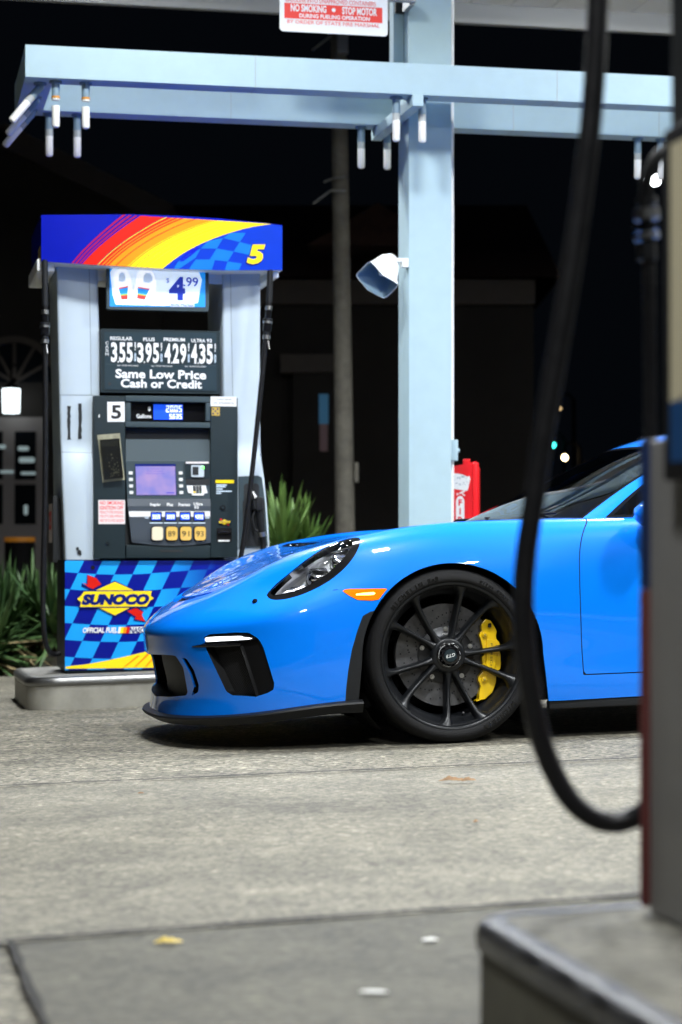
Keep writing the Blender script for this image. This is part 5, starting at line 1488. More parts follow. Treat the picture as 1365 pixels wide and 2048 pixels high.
# head lamp: black rim, then the clear lens
HL = [(534, 1191), (540, 1181), (556, 1165), (578, 1147), (604, 1126), (632, 1106), (660, 1090), (690, 1078.5), (712, 1075), (720.5, 1078), (719, 1092), (708, 1114), (688, 1138), (660, 1161), (628, 1179), (596, 1192), (566, 1199), (544, 1199)]
HLi = [(541, 1186), (546, 1177.5), (559.5, 1164.5), (581, 1146.5), (606.5, 1126.5), (634, 1107), (661, 1091.5), (688, 1081.2), (702, 1078.8), (706.5, 1082), (702, 1094), (692, 1111), (674, 1130), (650, 1150), (622, 1168), (594, 1180), (566, 1187), (549, 1190)]
hb = (.15, .9, .3, 1, .45, .9)
cut.cut(in_photo(HL, hb, smooth=3), BODY, BEZEL)
cut.cut(in_photo(HLi, hb, smooth=3), BEZEL, LAMP)
# side marker
cut.cut(in_photo([(682, 1180), (700, 1178), (776, 1177), (768, 1186), (758, 1199), (745, 1201), (716, 1200), (700, 1192)], (.15, .6, .7, 1, .5, .7)), BODY, MARK)
cut.cut(in_photo([(708, 1186), (752, 1184), (750, 1190), (712, 1191)], (.15, .6, .7, 1, .5, .7)), MARK, MLED)
# intakes
fb = (.55, 1.3, -.1, .95, .12, .5)
cut.cut(in_photo([(430, 1290), (519, 1279), (527, 1294), (538, 1330), (549, 1366), (548, 1379), (536, 1386), (512, 1393.5), (466, 1391), (453, 1383), (411, 1294)], fb), BODY, DUCT)
cut.cut(in_photo([(380, 1240), (480, 1291), (513, 1393), (500, 1420), (380, 1420)], fb), DUCT, GRA)
cut.cut(in_photo([(386, 1293), (409, 1287), (408, 1273.5), (420, 1268.5), (470, 1265), (498, 1265.5), (511, 1273), (519, 1279), (512, 1283), (480, 1289), (440, 1291)], fb), BODY, DRLB)
cut.cut(in_photo([(411, 1275), (430, 1273.5), (480, 1272), (514, 1278), (480, 1280), (412, 1284)], fb), DRLB, DRL)
cut.cut(in_photo([(200, 1306), (314, 1309), (345, 1310.5), (352, 1312), (367, 1335), (376, 1385), (372, 1391), (338, 1394), (200, 1386)], fb), BODY, GRB)
cut.cut(in_photo([(362, 1313), (374, 1318), (388, 1340), (398, 1370), (397, 1384), (383, 1392.5), (389, 1374), (380, 1346)], fb), BODY, GRC)
# bonnet slot across the nose, shut lines
def slot(P):
    x, y, z = P.T
    xc = .935 - .50 * y * y; hw = .020 * np.clip(1 - (np.abs(y) / .46) ** 2.2, -1, 1)
    return np.where((z > .5) & (x > .6) & (np.abs(y) < .6), np.abs(x - xc) - hw, 1.0)
cut.cut(slot, BODY, SLOT)
gapw = .0022
cut.cut(in_photo([(628, 1171), (640, 1177), (652, 1180), (690, 1180)], (.15, .9, .6, 1, .5, .8), False, 1.0), BODY, GAP)
cut.cut(in_plane([0, 1], [(.85, 0), (.835, .2), (.79, .36), (.715, .50), (.648, .575)], (.3, 1, -.1, .8, .55, .9), False, gapw), BODY, GAP)
cut.cut(in_plane([0, 1], [(.33, .62), (.2, .665), (0, .69), (-.3, .715), (-.62, .742)], (-.66, .36, .5, .8, .7, .95), False, gapw), BODY, GAP)
cut.cut(in_plane([0, 2], [(-.36, .243), (-2.10, .246)], (-2.1, -.37, .7, 1, .1, .5), False, .0026), BODY, GAP)
dl = [(q.x, q.y) for q in spline([(-.615, .885, 0), (-.584, .845, 0), (-.553, .80, 0), (-.531, .735, 0), (-.521, .64, 0), (-.519, .5, 0), (-.521, .35, 0), (-.526, .2457, 0)], 7)] + [ (-1.62, .2475), (-1.70, .45), (-1.74, .70), (-1.75, .87)]
cut.cut(in_plane([0, 2], dl, (-1.9, -.45, .7, 1, .2, .90), True, .0023), BODY, GAP)
cut.cut(in_plane([0, 2], dl, (-1.9, -.45, .7, 1, .2, .90), True, -.0023), GAP, DOOR)
# deck under the glass
cut.cut(in_plane([0, 1], [(-.33, -.3), (-.33, 0), (-.365, .24), (-.445, .47), (-.56, .625), (-.655, .70), (-.9, .725), (-1.8, .735), (-2.3, .71), (-2.7, .63), (-2.93, .46), (-3.0, .2), (-3.0, -.3)], (-3.1, -.2, -.1, .8, .8, .95), True, -.012), [BODY, GAP], COWL)

def emit(mb, P, F, m, flip, smooth=True):
    if flip: P = [Vector((p[0], -p[1], p[2])) for p in P]; F = [f[::-1] for f in F]
    mb.add(P, F, m, smooth)
def shell(mb, tags, m, depth=0.0, wall=None, inset=0.0, sides=(0, 1), wdir=None):
    P, F, Nn, Wl = cut.take(tags, depth)
    if inset: P = [p - n * inset for p, n in zip(P, Nn)]
    for fl in sides:
        emit(mb, P, F, m, fl)
        if depth:
            for a, b in Wl:
                da = -a.normal * depth if wdir is None else Vector(wdir) * depth; db = -b.normal * depth if wdir is None else Vector(wdir) * depth
                emit(mb, [a.co.copy(), b.co.copy(), b.co + db, a.co + da], [[3, 2, 1, 0]], wall or m, fl, False)
M['duct'] = mat('duct_black', (.003, .003, .0035), .5, spec=.15)
def mesh_mat():
    m = mat('black_mesh', (.006, .006, .007), .5, spec=.15)
    nt, N, L = nodes_of(m); b = N["Principled BSDF"]
    tc = N.new("ShaderNodeTexCoord"); mp = N.new("ShaderNodeMapping"); mp.inputs["Rotation"].default_value = (0, 0, .0)
    L.new(tc.outputs["Object"], mp.inputs[0]); sx = N.new("ShaderNodeSeparateXYZ"); L.new(mp.outputs[0], sx.inputs[0])
    outs = []
    for sgn in (1, -1):
        a = N.new("ShaderNodeMath"); a.operation = 'MULTIPLY_ADD'; L.new(sx.outputs[1], a.inputs[0]); a.inputs[1].default_value = 1.5 * sgn; L.new(sx.outputs[2], a.inputs[2])
        c = N.new("ShaderNodeMath"); c.operation = 'MULTIPLY'; L.new(a.outputs[0], c.inputs[0]); c.inputs[1].default_value = 95
        d = N.new("ShaderNodeMath"); d.operation = 'FRACT'; L.new(c.outputs[0], d.inputs[0])
        g = N.new("ShaderNodeMath"); g.operation = 'GREATER_THAN'; L.new(d.outputs[0], g.inputs[0]); g.inputs[1].default_value = .66; outs.append(g)
    mxm = N.new("ShaderNodeMath"); mxm.operation = 'MAXIMUM'; L.new(outs[0].outputs[0], mxm.inputs[0]); L.new(outs[1].outputs[0], mxm.inputs[1])
    r = N.new("ShaderNodeMix"); r.data_type = 'RGBA'; r.inputs[6].default_value = (.002, .002, .002, 1); r.inputs[7].default_value = (.022, .022, .024, 1); L.new(mxm.outputs[0], r.inputs[0]); L.new(r.outputs[2], b.inputs["Base Color"])
    bp_ = N.new("ShaderNodeBump"); bp_.inputs["Distance"].default_value = .003; L.new(mxm.outputs[0], bp_.inputs["Height"]); L.new(bp_.outputs[0], b.inputs["Normal"])
    return m
M['mesh'] = mesh_mat()
def fuse(o, dist=1e-5):
    bm = bmesh.new(); bm.from_mesh(o.data); bmesh.ops.remove_doubles(bm, verts=bm.verts[:], dist=dist)
    bm.to_mesh(o.data); bm.free(); o.data.set_sharp_from_angle(angle=math.radians(32)); return o
mb = MB(); shell(mb, [BODY], M['blue'], .008, M['blue'])
body = fuse(mb.build('body', car, angle=32))
for fl in (0, 1):
    mb = MB(); shell(mb, [DOOR], M['blue'], .008, M['blue'], sides=(fl,)); fuse(mb.build('door', car, angle=32))
mb = MB(); shell(mb, [GAP], M['gap'], 0, None, .0045); build_pieces(mb, 'shut_line', car)
mb = MB(); shell(mb, [SLOT], M['gap'], .02, M['blue'], .018); mb.build('bonnet_slot', car)
mb = MB(); shell(mb, [FLARE], M['black_plastic'], .008); build_pieces(mb, 'arch_trim', car)
mb = MB(); shell(mb, [COWL], M['interior'], 0); mb.build('dashboard', car)
# arch liners
for cx, r in ((0, .395), (-2.457, .40)):
    for sy in (1, -1):
        mb = MB()
        prof = [(cx + r * math.cos(t), .335 + r * math.sin(t)) for t in lin(-.75, math.pi + .75, 30)]
        o_ = [Vector((x, sy * .885, z)) for x, z in prof]; i_ = [Vector((x, sy * .52, z)) for x, z in prof]
        n = len(prof); mb.add(o_ + i_, [(k, k + 1, n + k + 1, n + k) for k in range(n - 1)], M['matte_black'], True)
        mb.add(i_, [tuple(range(n))], M['matte_black'])
        mb.build('arch_liner', car)
# arch returns
mb = MB(); shell(mb, [ARCH], M['blue'], 0) if False else None
P, F, Nn, Wl = cut.take([BODY, FLARE, DOOR], .02)
for a, b in Wl:
    for fl in (0, 1):
        if all(q.co.y > .6 and q.co.z < .75 and (abs(math.hypot(q.co.x, q.co.z - .335) - .365) < .05 or abs(math.hypot(q.co.x + 2.457, q.co.z - .335) - .375) < .05) for q in (a, b)):
            emit(mb, [a.co.copy(), b.co.copy(), b.co + Vector((0, -.035, 0)), a.co + Vector((0, -.035, 0))], [[3, 2, 1, 0]], M['matte_black'], fl, False)
build_pieces(mb, 'arch_lip', car)
# intakes: walls run back into the nose, mesh at the bottom
def intake(name, tags, depth, face_m, wall_m, sides, dirv=(-1, 0, 0)):
    P, F, Nn, Wl = cut.take(tags, .01); d = Vector(dirv).normalized() * depth
    for fl in sides:
        mb = MB(); emit(mb, [p + d for p in P], F, face_m, fl)
        for a, b in Wl: emit(mb, [a.co.copy(), b.co.copy(), b.co + d, a.co + d], [[3, 2, 1, 0]], wall_m, fl, False)
        mb.build(name, car)
intake('side_grille', [GRA], .035, M['mesh'], M['duct'], (0, 1), (-1, -.3, 0))
intake('side_duct', [DUCT], .012, M['duct'], M['black_plastic'], (0, 1), (-1, -.9, 0))
mb = MB()
P, F, Nn, Wl = cut.take([GRB], .01); d = Vector((-.07, 0, 0))
for fl in (0, 1):
    emit(mb, [p + d for p in P], F, M['mesh'], fl)
    for a, b in Wl: emit(mb, [a.co.copy(), b.co.copy(), b.co + d, a.co + d], [[3, 2, 1, 0]], M['duct'], fl, False)
mb.build('centre_grille', car)
intake('slim_vent', [GRC], .05, M['duct'], M['duct'], (0, 1), (-1, -.4, 0))
for fl in (0, 1):
    mb = MB(); shell(mb, [DRLB], M['gloss_black'], .01, None, .004, (fl,)); o1 = mb.build('lamp_housing', car)
    mb = MB(); shell(mb, [DRL], M['led_white'], .006, None, -.002, (fl,)); mb.build('running_light', o1)
    mb = MB(); shell(mb, [MARK], M['orange'], .008, None, -.002, (fl,)); o2 = mb.build('side_marker', car)
    mb = MB(); shell(mb, [MLED], M['orange_led'], 0, None, -.001, (fl,)); mb.build('marker_light', o2)
# thin black fin under the running light
mb = MB()
for fl in (1, -1):
    pts_ = []
    for a_, b_ in ((384, 1293.5), (400, 1294.5), (440, 1293), (482, 1290)):
        d = cray(a_, b_); best = None
        for f in cut.bm.faces: pass
    break
# head lamps
M['lampfloor'] = mat('lamp_inner', (.86, .87, .90), .28, .25, bump=.5, bscale=28)
M['led_yg'] = mat('lamp_lime_edge', (.3, .8, .1), .2, emit=(.35, .9, .1), estr=.8)
P, F, Nn, Wl = cut.take([LAMP], .01)
F = [F[k] for k in pieces(P, F)[0]]
use_ = sorted({i for f in F for i in f}); re_ = {i: k for k, i in enumerate(use_)}
P = [P[i] for i in use_]; Nn = [Nn[i] for i in use_]; F = [[re_[i] for i in f] for f in F]
dd_ = -poly_sdf(to_px(np.array([tuple(p) for p in P])), smooth_poly(HLi, 3)) / 518.0
Pd = [p + (n + Vector((0, 0, .5))) * (.017 * (1 - math.exp(-max(0.0, float(q)) / .016))) for p, n, q in zip(P, Nn, dd_)]     # domed lens
cen = sum((Vector(p) for p in P), Vector()) / len(P); nav = sum(Nn, Vector()).normalized()
for fl in (0, 1):
    mb = MB(); shell(mb, [BEZEL], M['gloss_black'], .03, M['gloss_black'], .0015, (fl,)); hl = mb.build('headlight', car, angle=50)
    mb = MB(); emit(mb, Pd, F, M['lens'], fl); mb.build('lens', hl)
    mb = MB(); d = -nav * .075
    inner = [p + d * (1.0) for p in P]; emit(mb, inner, F, M['lampfloor'], fl)
    for a, b in Wl: emit(mb, [a.co.copy(), b.co.copy(), b.co + d, a.co + d], [[3, 2, 1, 0]], M['reflector'], fl, False)
    mb.build('lamp_bowl', hl)
    def in_lamp(px, py, dep):
        dd = cray(px, py); t = ((cen - camL).dot(nav)) / dd.dot(nav); return camL + dd * t - nav * dep
    mb = MB()
    fw = Vector((1, .25, -.05)).normalized()
    sgn = Vector((1, -1 if fl else 1, 1))
    for (px_, py_, r_, dep) in ((622, 1148, .042, .035), (667, 1114, .036, .045)):
        c = in_lamp(px_, py_, dep); up_ = Vector((0, 0, 1)); s_ = fw.cross(up_).normalized(); u_ = s_.cross(fw)
        f_ = frame(c, s_, u_, fw)
        if fl: f_ = Matrix.Diagonal((1, -1, 1, 1)) @ f_
        mb.lathe([(.001, .020), (r_ * .5, .017), (r_ * .72, .006), (r_ * .76, 0)], M['chrome'], f_, 24)
        mb.lathe([(r_ * .78, -.01), (r_ * .80, .008), (r_ * .92, .012), (r_ * 1.0, .004), (r_ * 1.0, -.05)], M['reflector'], f_, 28)
    pa, pb_ = in_lamp(556, 1186, .02), in_lamp(604, 1160, .035); pc_ = in_lamp(590, 1181, .03)
    mb.add([Vector((q.x * sgn.x, q.y * sgn.y, q.z)) for q in (pa, pc_, in_lamp(612, 1170, .045), pb_, in_lamp(578, 1163, .04))], [(0, 1, 2, 3, 4) if not fl else (4, 3, 2, 1, 0)], M['reflector'], True)
    pts_ = [in_lamp(a_, b_, .03) for a_, b_ in ((660, 1098), (684, 1090), (696, 1088))]
    mb.tube([Vector((q.x, q.y * sgn.y, q.z)) for q in pts_], .006, M['chrome'], 8)
    pts_ = [in_lamp(a_, b_, .03) for a_, b_ in ((640, 1144), (652, 1140), (660, 1138))]
    mb.tube([Vector((q.x, q.y * sgn.y, q.z)) for q in pts_], .007, M['led_yg'] if 'led_yg' in M else M['chrome'], 8)
    mb.build('projector', hl)
# splitter
mb = MB()
idx = [i for i, u in enumerate(US) if u <= 5.55]
lo = [Vector(S[i, 0]) for i in idx]
def off2(i):
    a = lo[max(i - 1, 0)]; b = lo[min(i + 1, len(lo) - 1)]; t = (b - a); t.z = 0; t.normalize()
    return Vector((-t.y, t.x, 0)) * -1
for fl in (0, 1):
    rings = []
    for i, p in enumerate(lo):
        n_ = off2(i); n_ = n_ if n_.dot(Vector((p.x, p.y * .6, 0))) > 0 else -n_
        if i == 0: n_ = Vector((1, 0, 0))
        f_ = i / (len(lo) - 1); o_ = .030 - .012 * f_; th = .027 + .018 * f_
        rings.append([p - n_ * .05 + Vector((0, 0, .003)), p + n_ * .002 + Vector((0, 0, .003)), p + n_ * o_ + Vector((0, 0, -.004)), p + n_ * (o_ + .003) + Vector((0, 0, -.011)), p + n_ * (o_ - .004) + Vector((0, 0, -.019)), p + n_ * (o_ - .02) + Vector((0, 0, -th)), p - n_ * .05 + Vector((0, 0, -th))])
    n = 7; vs = [v for r in rings for v in r]
    fs = [(i * n + k, (i + 1) * n + k, (i + 1) * n + (k + 1) % n, i * n + (k + 1) % n)[::-1] for i in range(len(rings) - 1) for k in range(n)] + [tuple((len(rings) - 1) * n + k for k in range(n))]
    emit(mb, vs, fs, M['black_plastic'], fl)
fuse(mb.build('front_splitter', car, angle=30))
# side sill edge
mb = MB()
for sy in (1, -1):
    mb.box((-2.08, sy * .872 - .02, .115), (-.385, sy * .872 + .018, .150), M['black_plastic'], bev=.008)
mb.build('sill_edge', car)
# floor
mb = MB(); mb.box((-3.2, -.70, .14), (.86, .70, .20), M['matte_black']); mb.box((-2.05, -.86, .145), (-.42, .86, .2), M['matte_black']); mb.build('underbody', car)

# greenhouse
GU = seg_u([(0, 1, 14), (1, 2, 14), (2, 3, 12), (3, 3.45, 8), (3.45, 3.55, 2), (3.55, 4.15, 8), (4.15, 4.25, 2), (4.25, 5, 10), (5, 8.7, 36), (8.7, 8.8, 2), (8.8, 10, 10), (10, 10.1, 2), (10.1, 12, 16)])
GV = seg_u([(0, .06, 2), (.06, .12, 2), (.12, 1, 16), (1, 1.80, 14), (1.80, 1.88, 2), (1.88, 3, 14), (3, 4, 10)])
Gs = surf(GH, GU, GV); gu, gv = Gs.shape[:2]; Gs[:, -1, 1] = 0; Gs[0, :, 1] = 0; Gs[-1, :, 1] = 0
groups = {'paint': [], 'screen': [], 'side': [], 'rear': [], 'seal': []}
for i in range(gu - 1):
    for j in range(gv - 1):
        u = (GU[i] + GU[i + 1]) / 2; v = (GV[j] + GV[j + 1]) / 2; q = (i * gv + j, (i + 1) * gv + j, (i + 1) * gv + j + 1, i * gv + j + 1)
        k = 'paint'
        if u < 3.55 and v < 1.88: k = 'screen' if (u < 3.45 and .06 < v < 1.80) else 'seal'
        elif 4.15 < u < 8.8 and v < 1.88 : k = 'side' if (4.25 < u < 8.7 and .12 < v < 1.80) else 'seal'
        elif u > 10 and v < 1.88: k = 'rear' if (u > 10.1 and .12 < v < 1.8) else 'seal'
        groups[k].append(q)
GP = [Vector(p) for p in Gs.reshape(-1, 3)]
def sub(fs):
    ids = {}; P = []; F = []
    for f in fs:
        r = []
        for i in f:
            if i not in ids: ids[i] = len(P); P.append(GP[i])
            r.append(ids[i])
        F.append(r)
    return P, F
for key, nm, m in (('paint', 'roof', 'blue'), ('screen', 'windscreen', 'glass'), ('seal', 'window_seal', 'gloss_black'), ('rear', 'rear_window', 'glass')):
    mb = MB(); P, F = sub(groups[key])
    for fl in (0, 1): emit(mb, P, F, M[m], fl)
    fuse(mb.build(nm, car, angle=60), 1e-4)
P, F = sub(groups['side'])
for fl in (0, 1):
    mb = MB(); emit(mb, P, F, M['glass'], fl); mb.build('side_window', car, angle=60)
# cabin: steering wheel, two bucket seats, wipers, mirror
mb = MB(); mb.lathe([(.165 + .014 * math.cos(t), .014 * math.sin(t)) for t in lin(0, 6.2832, 9)], M['interior'], frame((-.98, .36, .90), (0, 1, 0), Vector((.35, 0, 1))), 32); mb.build('steering_wheel', car)
for sy in (1, -1):
    mb = MB(); mb.prism([(-1.55, .50), (-1.35, .50), (-1.58, .92), (-1.66, 1.08), (-1.72, 1.10), (-1.78, .95)], -.23, .23, M['interior'], frame((0, sy * .36, 0), (1, 0, 0), (0, 0, 1))); mb.build('seat', car, angle=30)
mb = MB(); mb.box((-1.17, -.09, 1.10), (-1.14, .09, 1.155), M['interior'], bev=.01); mb.build('rear_view_mirror', car)
for (y0, x1, y1) in ((.12, -.50, .60), (-.46, -.46, .06)):
    mb = MB(); mb.tube([(-.385, y0, .872), (-.395, y0 + .02, .886), (x1 - .03, y1, .888)], [.012, .008, .005], M['matte_black'], 8); mb.build('wiper', car)
mb = MB(); q_ = c_y(976, 1036, .15); mb.box((q_.x - .012, .14, .868), (q_.x + .012, .17, q_.z + .004), M['black_plastic'], bev=.003); mb.build('washer_jet', car)
# door mirrors
for sy in (1, -1):
    f_ = Matrix.Translation((-.812, sy * .985, .868)); mb = MB()
    prof = [(.001, .085), (.035, .075), (.062, .045), (.078, .0), (.082, -.045), (.076, -.06), (.001, -.058)]
    vs0 = len(mb.v); mb.lathe([(r, z) for r, z in prof], M['blue'], f_ @ frame((0, 0, 0), (0, 1, 0), (0, 0, 1), (1, 0, 0)) @ Matrix.Diagonal((1.45, .80, 1, 1)), 28)
    mm = mb.build('door_mirror', car, angle=50)
    mb = MB(); mb.lathe([(.001, .070), (.040, .060), (.064, .030), (.079, -.02), (.083, -.05)], M['gloss_black'], f_ @ Matrix.Translation((-.002, 0, -.012)) @ frame((0, 0, 0), (0, 1, 0), (0, 0, 1), (1, 0, 0)) @ Matrix.Diagonal((1.44, .76, 1, 1)), 24)
    mb.box((-.83, min(sy * .87, sy * .95), .855), (-.79, max(sy * .87, sy * .95), .872), M['gloss_black'], bev=.006); mb.build('mirror_base', mm)
# small lamp washer cap on the bumper
bv = BVHTree.FromBMesh(cut.bm)
h = bv.ray_cast(camL, cray(510.5, 1203).normalized())
if h[0] is not None:
    for sy in (1, -1):
        p = Vector((h[0].x, h[0].y * sy, h[0].z)); n_ = Vector((h[1].x, h[1].y * sy, h[1].z))
        if n_.dot(camL - h[0]) < 0 and sy == 1: n_ = -n_
        mb = MB(); mb.lathe([(.011, -.003), (.011, .004), (.007, .008), (.001, .009)], M['gloss_black'], frame(p, n_.orthogonal(), n_.cross(n_.orthogonal())), 16); mb.build('washer_cap', car)
# fin below the running lamp
for sy in (1, -1):
    pts_ = []
    for a_, b_ in ((384.5, 1293.5), (396, 1292.5), (412, 1291.5), (440, 1291.5), (482, 1289.5)):
        h = bv.ray_cast(camL, cray(a_, b_).normalized())
        if h[0] is not None: pts_.append((Vector((h[0].x, h[0].y * sy, h[0].z)), Vector((h[1].x, h[1].y * sy, 0)).normalized()))
    mb = MB(); mb.tube([p for p, n_ in pts_], [.0015, .005, .007, .008, .006][:len(pts_)], M['gloss_black'], 8); mb.build('intake_fin', car)
# rear wing and tail lamp bar
mb = MB(); mb.box((-3.36, -.78, 1.20), (-3.06, .78, 1.225), M['blue'], bev=.01)
for sy in (1, -1): mb.box((-3.36, sy * .785 - .006, 1.10), (-3.05, sy * .785 + .006, 1.27), M['blue'], bev=.004); mb.box((-3.2, sy * .5 - .012, .84), (-3.08, sy * .5 + .012, 1.20), M['black_plastic'], bev=.004)
mb.build('rear_wing', car)
mb = MB(); mb.box((-3.475, -.62, .655), (-3.38, .62, .70), M['redbox'], bev=.01); mb.build('tail_lamp', car)

# ------------------------------------------------------------------ wheels
def tyre_mat():
    m = mat('tyre_rubber', (.010, .010, .011), .6, spec=.3)
    nt, N, L = nodes_of(m); b = N["Principled BSDF"]
    tc = N.new("ShaderNodeTexCoord"); sx = N.new("ShaderNodeSeparateXYZ"); L.new(tc.outputs["Object"], sx.inputs[0])
    def mth(op, a, c=None, d=None):
        n = N.new("ShaderNodeMath"); n.operation = op
        for i, v in enumerate((a, c, d)):
            if v is None: continue
            if isinstance(v, (int, float)): n.inputs[i].default_value = v
            else: L.new(v, n.inputs[i])
        return n.outputs[0]
    r = mth('SQRT', mth('ADD', mth('MULTIPLY', sx.outputs[0], sx.outputs[0]), mth('MULTIPLY', sx.outputs[1], sx.outputs[1])))
    an = mth('ARCTAN2', sx.outputs[1], sx.outputs[0])
    fr = mth('FRACT', mth('MULTIPLY_ADD', an, 58 / 6.2832, mth('MULTIPLY', sx.outputs[2], 9.0)))
    block = mth('MULTIPLY', mth('LESS_THAN', fr, .10), mth('GREATER_THAN', r, .3245))
    rib = mth('MULTIPLY', mth('LESS_THAN', mth('FRACT', mth('MULTIPLY', an, 420 / 6.2832)), .5), mth('MULTIPLY', mth('GREATER_THAN', r, .318), mth('LESS_THAN', r, .3235)))
    ring = mth('MULTIPLY', mth('SINE', mth('MULTIPLY', r, 2600)), .06)
    hgt = mth('ADD', mth('MULTIPLY', block, -1.0), mth('ADD', mth('MULTIPLY', rib, .25), ring))
    bp_ = N.new("ShaderNodeBump"); bp_.inputs["Strength"].default_value = .9; bp_.inputs["Distance"].default_value = .004; L.new(hgt, bp_.inputs["Height"]); L.new(bp_.outputs[0], b.inputs["Normal"])
    dk = N.new("ShaderNodeMix"); dk.data_type = 'RGBA'; dk.inputs[6].default_value = (.006, .006, .007, 1); dk.inputs[7].default_value = (.002, .002, .002, 1); L.new(block, dk.inputs[0]); L.new(dk.outputs[2], b.inputs["Base Color"])
    return m
M['tyre'] = tyre_mat(); M['tyre_txt'] = mat('tyre_lettering', (.006, .006, .006), .25)
M['tick'] = mat('grey_marking', (.55, .56, .58), .4)
def wheel(name, x, y, sy, width, label=None):
    """local z of every piece points outwards from the car"""
    ang = 0 if sy > 0 else math.pi
    WM = Matrix.Translation((x, y, .338)) @ frame((0, 0, 0), (-sy, 0, 0), (0, 0, 1), (0, sy, 0))   # seen from outside: x right, y up
    mb = MB()
    w = width
    # barrel and lip (z = 0 is the outer rim flange plane)
    mb.lathe([(.283, -.004), (.287, .004), (.284, .009), (.277, .008), (.2715, .002), (.2685, -.010), (.2665, -.024), (.258, -.040), (.244, -.060), (.234, -.10), (.236, -w + .02), (.26, -w + .005)], M['rim'], Matrix.Identity(4), 96)
    mb.lathe([(.001, -.052), (.030, -.052), (.058, -.050), (.066, -.054), (.072, -.066), (.070, -.11), (.001, -.11)], M['rim'], Matrix.Identity(4), 48)
    # five pairs of slim spokes
    for k in range(5):
        pa = 64 + 72 * k
        for s_ in (-1, 1):
            ca = math.radians(pa + s_ * 14.3); cr = math.radians(pa + s_ * 10.5)
            rows = []
            for t in lin(0, 1, 13):
                r = .058 + (.2700 - .058) * t
                a = cr + (ca - cr) * t ** .8 + s_ * math.radians(2.6) * max(0, (t - .78) / .22) ** 2
                zz = -.056 + .004 * t + .048 * max(0, (t - .25) / .75) ** 1.9
                wd = .0122 - .0034 * math.sin(math.pi * min(1, t * 1.1)) + .020 * max(0, (t - .84) / .16) ** 2 + .010 * max(0, (.16 - t) / .16) ** 2
                rows.append((r, a, zz, wd))
            vs = []; n = 8
            for (r, a, zz, wd) in rows:
                c = Vector((r * math.cos(a), r * math.sin(a), 0)); tn = Vector((-math.sin(a), math.cos(a), 0))
                dp = .050 - .012 * (r - .06) / .2
                for (o_, z_) in ((-1.25, -dp), (-1.05, -.010), (-.62, -.001), (-.2, .0012), (.2, .0012), (.62, -.001), (1.05, -.010), (1.25, -dp)):
                    vs.append(c + tn * (o_ * wd) + Vector((0, 0, zz + z_)))
            fs = [(i * n + k2, i * n + k2 + 1, (i + 1) * n + k2 + 1, (i + 1) * n + k2)[::-1] for i in range(12) for k2 in range(n - 1)] + [(i * n + n - 1, i * n, (i + 1) * n, (i + 1) * n + n - 1)[::-1] for i in range(12)]
            mb.add(vs, fs, M['rim'], True)
    mb.tube([Vector((.236 * math.cos(-1.38), .236 * math.sin(-1.38), -.045)), Vector((.226 * math.cos(-1.38), .226 * math.sin(-1.38), -.018))], .0045, M['black_plastic'], 8)
    wh = mb.build(name, car, angle=40); wh.matrix_basis = WM
    # tyre
    mb = MB(); h2 = w
    pr = [(.266, -.012), (.278, .000), (.2845, .006), (.2875, .0095), (.291, .0135), (.300, .0165), (.312, .0150), (.3195, .0105), (.3215, .0085), (.3245, .0070), (.330, .000), (.3345, -.010), (.3375, -.022), (.3382, -.036)]
    half = [(r, z) for r, z in pr]
    groove = []
    mid = -.012 - (h2 - .02) / 2 + .0
    full_w = h2 + .0
    zin = lambda z: -(full_w - .025) - z
    g = [(-.052, -.052), (-.052, -.060)]
    row = list(half)
    for gz_ in (.055, .098, .142, .185):
        if gz_ < full_w - .04: row += [(.3390, -gz_), (.3318, -gz_ - .001), (.3318, -gz_ - .009), (.3390, -gz_ - .010)]
    row += [(r, zin(z)) for r, z in half[::-1]]
    mb.lathe(row, M['tyre'], Matrix.Identity(4), 128)
    def arc_text(s_, a_mid, r, hgt, adv, m, lay=.0172, up=1):
        n = len(s_)
        for i, ch in enumerate(s_):
            a = math.radians(a_mid) + (-(i - (n - 1) / 2) * adv * up)
            c = Vector((r * math.cos(a), r * math.sin(a), lay)); yv_ = Vector((math.cos(a), math.sin(a), 0)) * up; xv_ = Vector((yv_.y, -yv_.x, 0))
            if ch != ' ': mb.text(ch, frame(c, xv_, yv_, (0, 0, 1)), hgt, m, bold=.04, sx=1.0)
    arc_text('MICHELIN', 127, .3035, .0235, .066, M['tyre_txt'])
    for a_, r_ in ((107, .308), (107, .299), (104, .3035), (101, .308), (101, .299)):
        a = math.radians(a_); f_ = frame(Vector((r_ * math.cos(a), r_ * math.sin(a), .0172)), (math.sin(a), -math.cos(a), 0), (math.cos(a), math.sin(a), 0), (0, 0, 1)); mb.flat([(-.006, -.005), (.006, -.005), (.006, .005), (-.006, .005)], 0, M['tyre_txt'], f_)
    arc_text('Pilot Sport', 55, .3035, .021, .042, M['tyre_txt'])
    arc_text('MICHELIN', -53, .3035, .0235, .066, M['tyre_txt'])
    mb.build('tyre', wh, angle=50)
    # centre lock nut
    mb = MB()
    mb.lathe([(.050, -.050), (.050, -.0455), (.046, -.043), (.040, -.0435), (.037, -.046), (.0355, -.040), (.034, -.028), (.026, -.0265), (.0255, -.028)], M['gloss_black'], Matrix.Identity(4), 48)
    mb.lathe([(.0255, -.029), (.0235, -.0255), (.001, -.0252)], M['pumpgrey'], Matrix.Identity(4), 40)
    for k in range(12):
        a = 2 * math.pi * k / 12; mb.box((-.004, -.0032, -.006), (.004, .0032, .0), M['matte_black'], fr=Matrix.Translation((.0372 * math.cos(a), .0372 * math.sin(a), -.030)) @ Matrix.Rotation(a, 4, 'Z'), bev=.001)
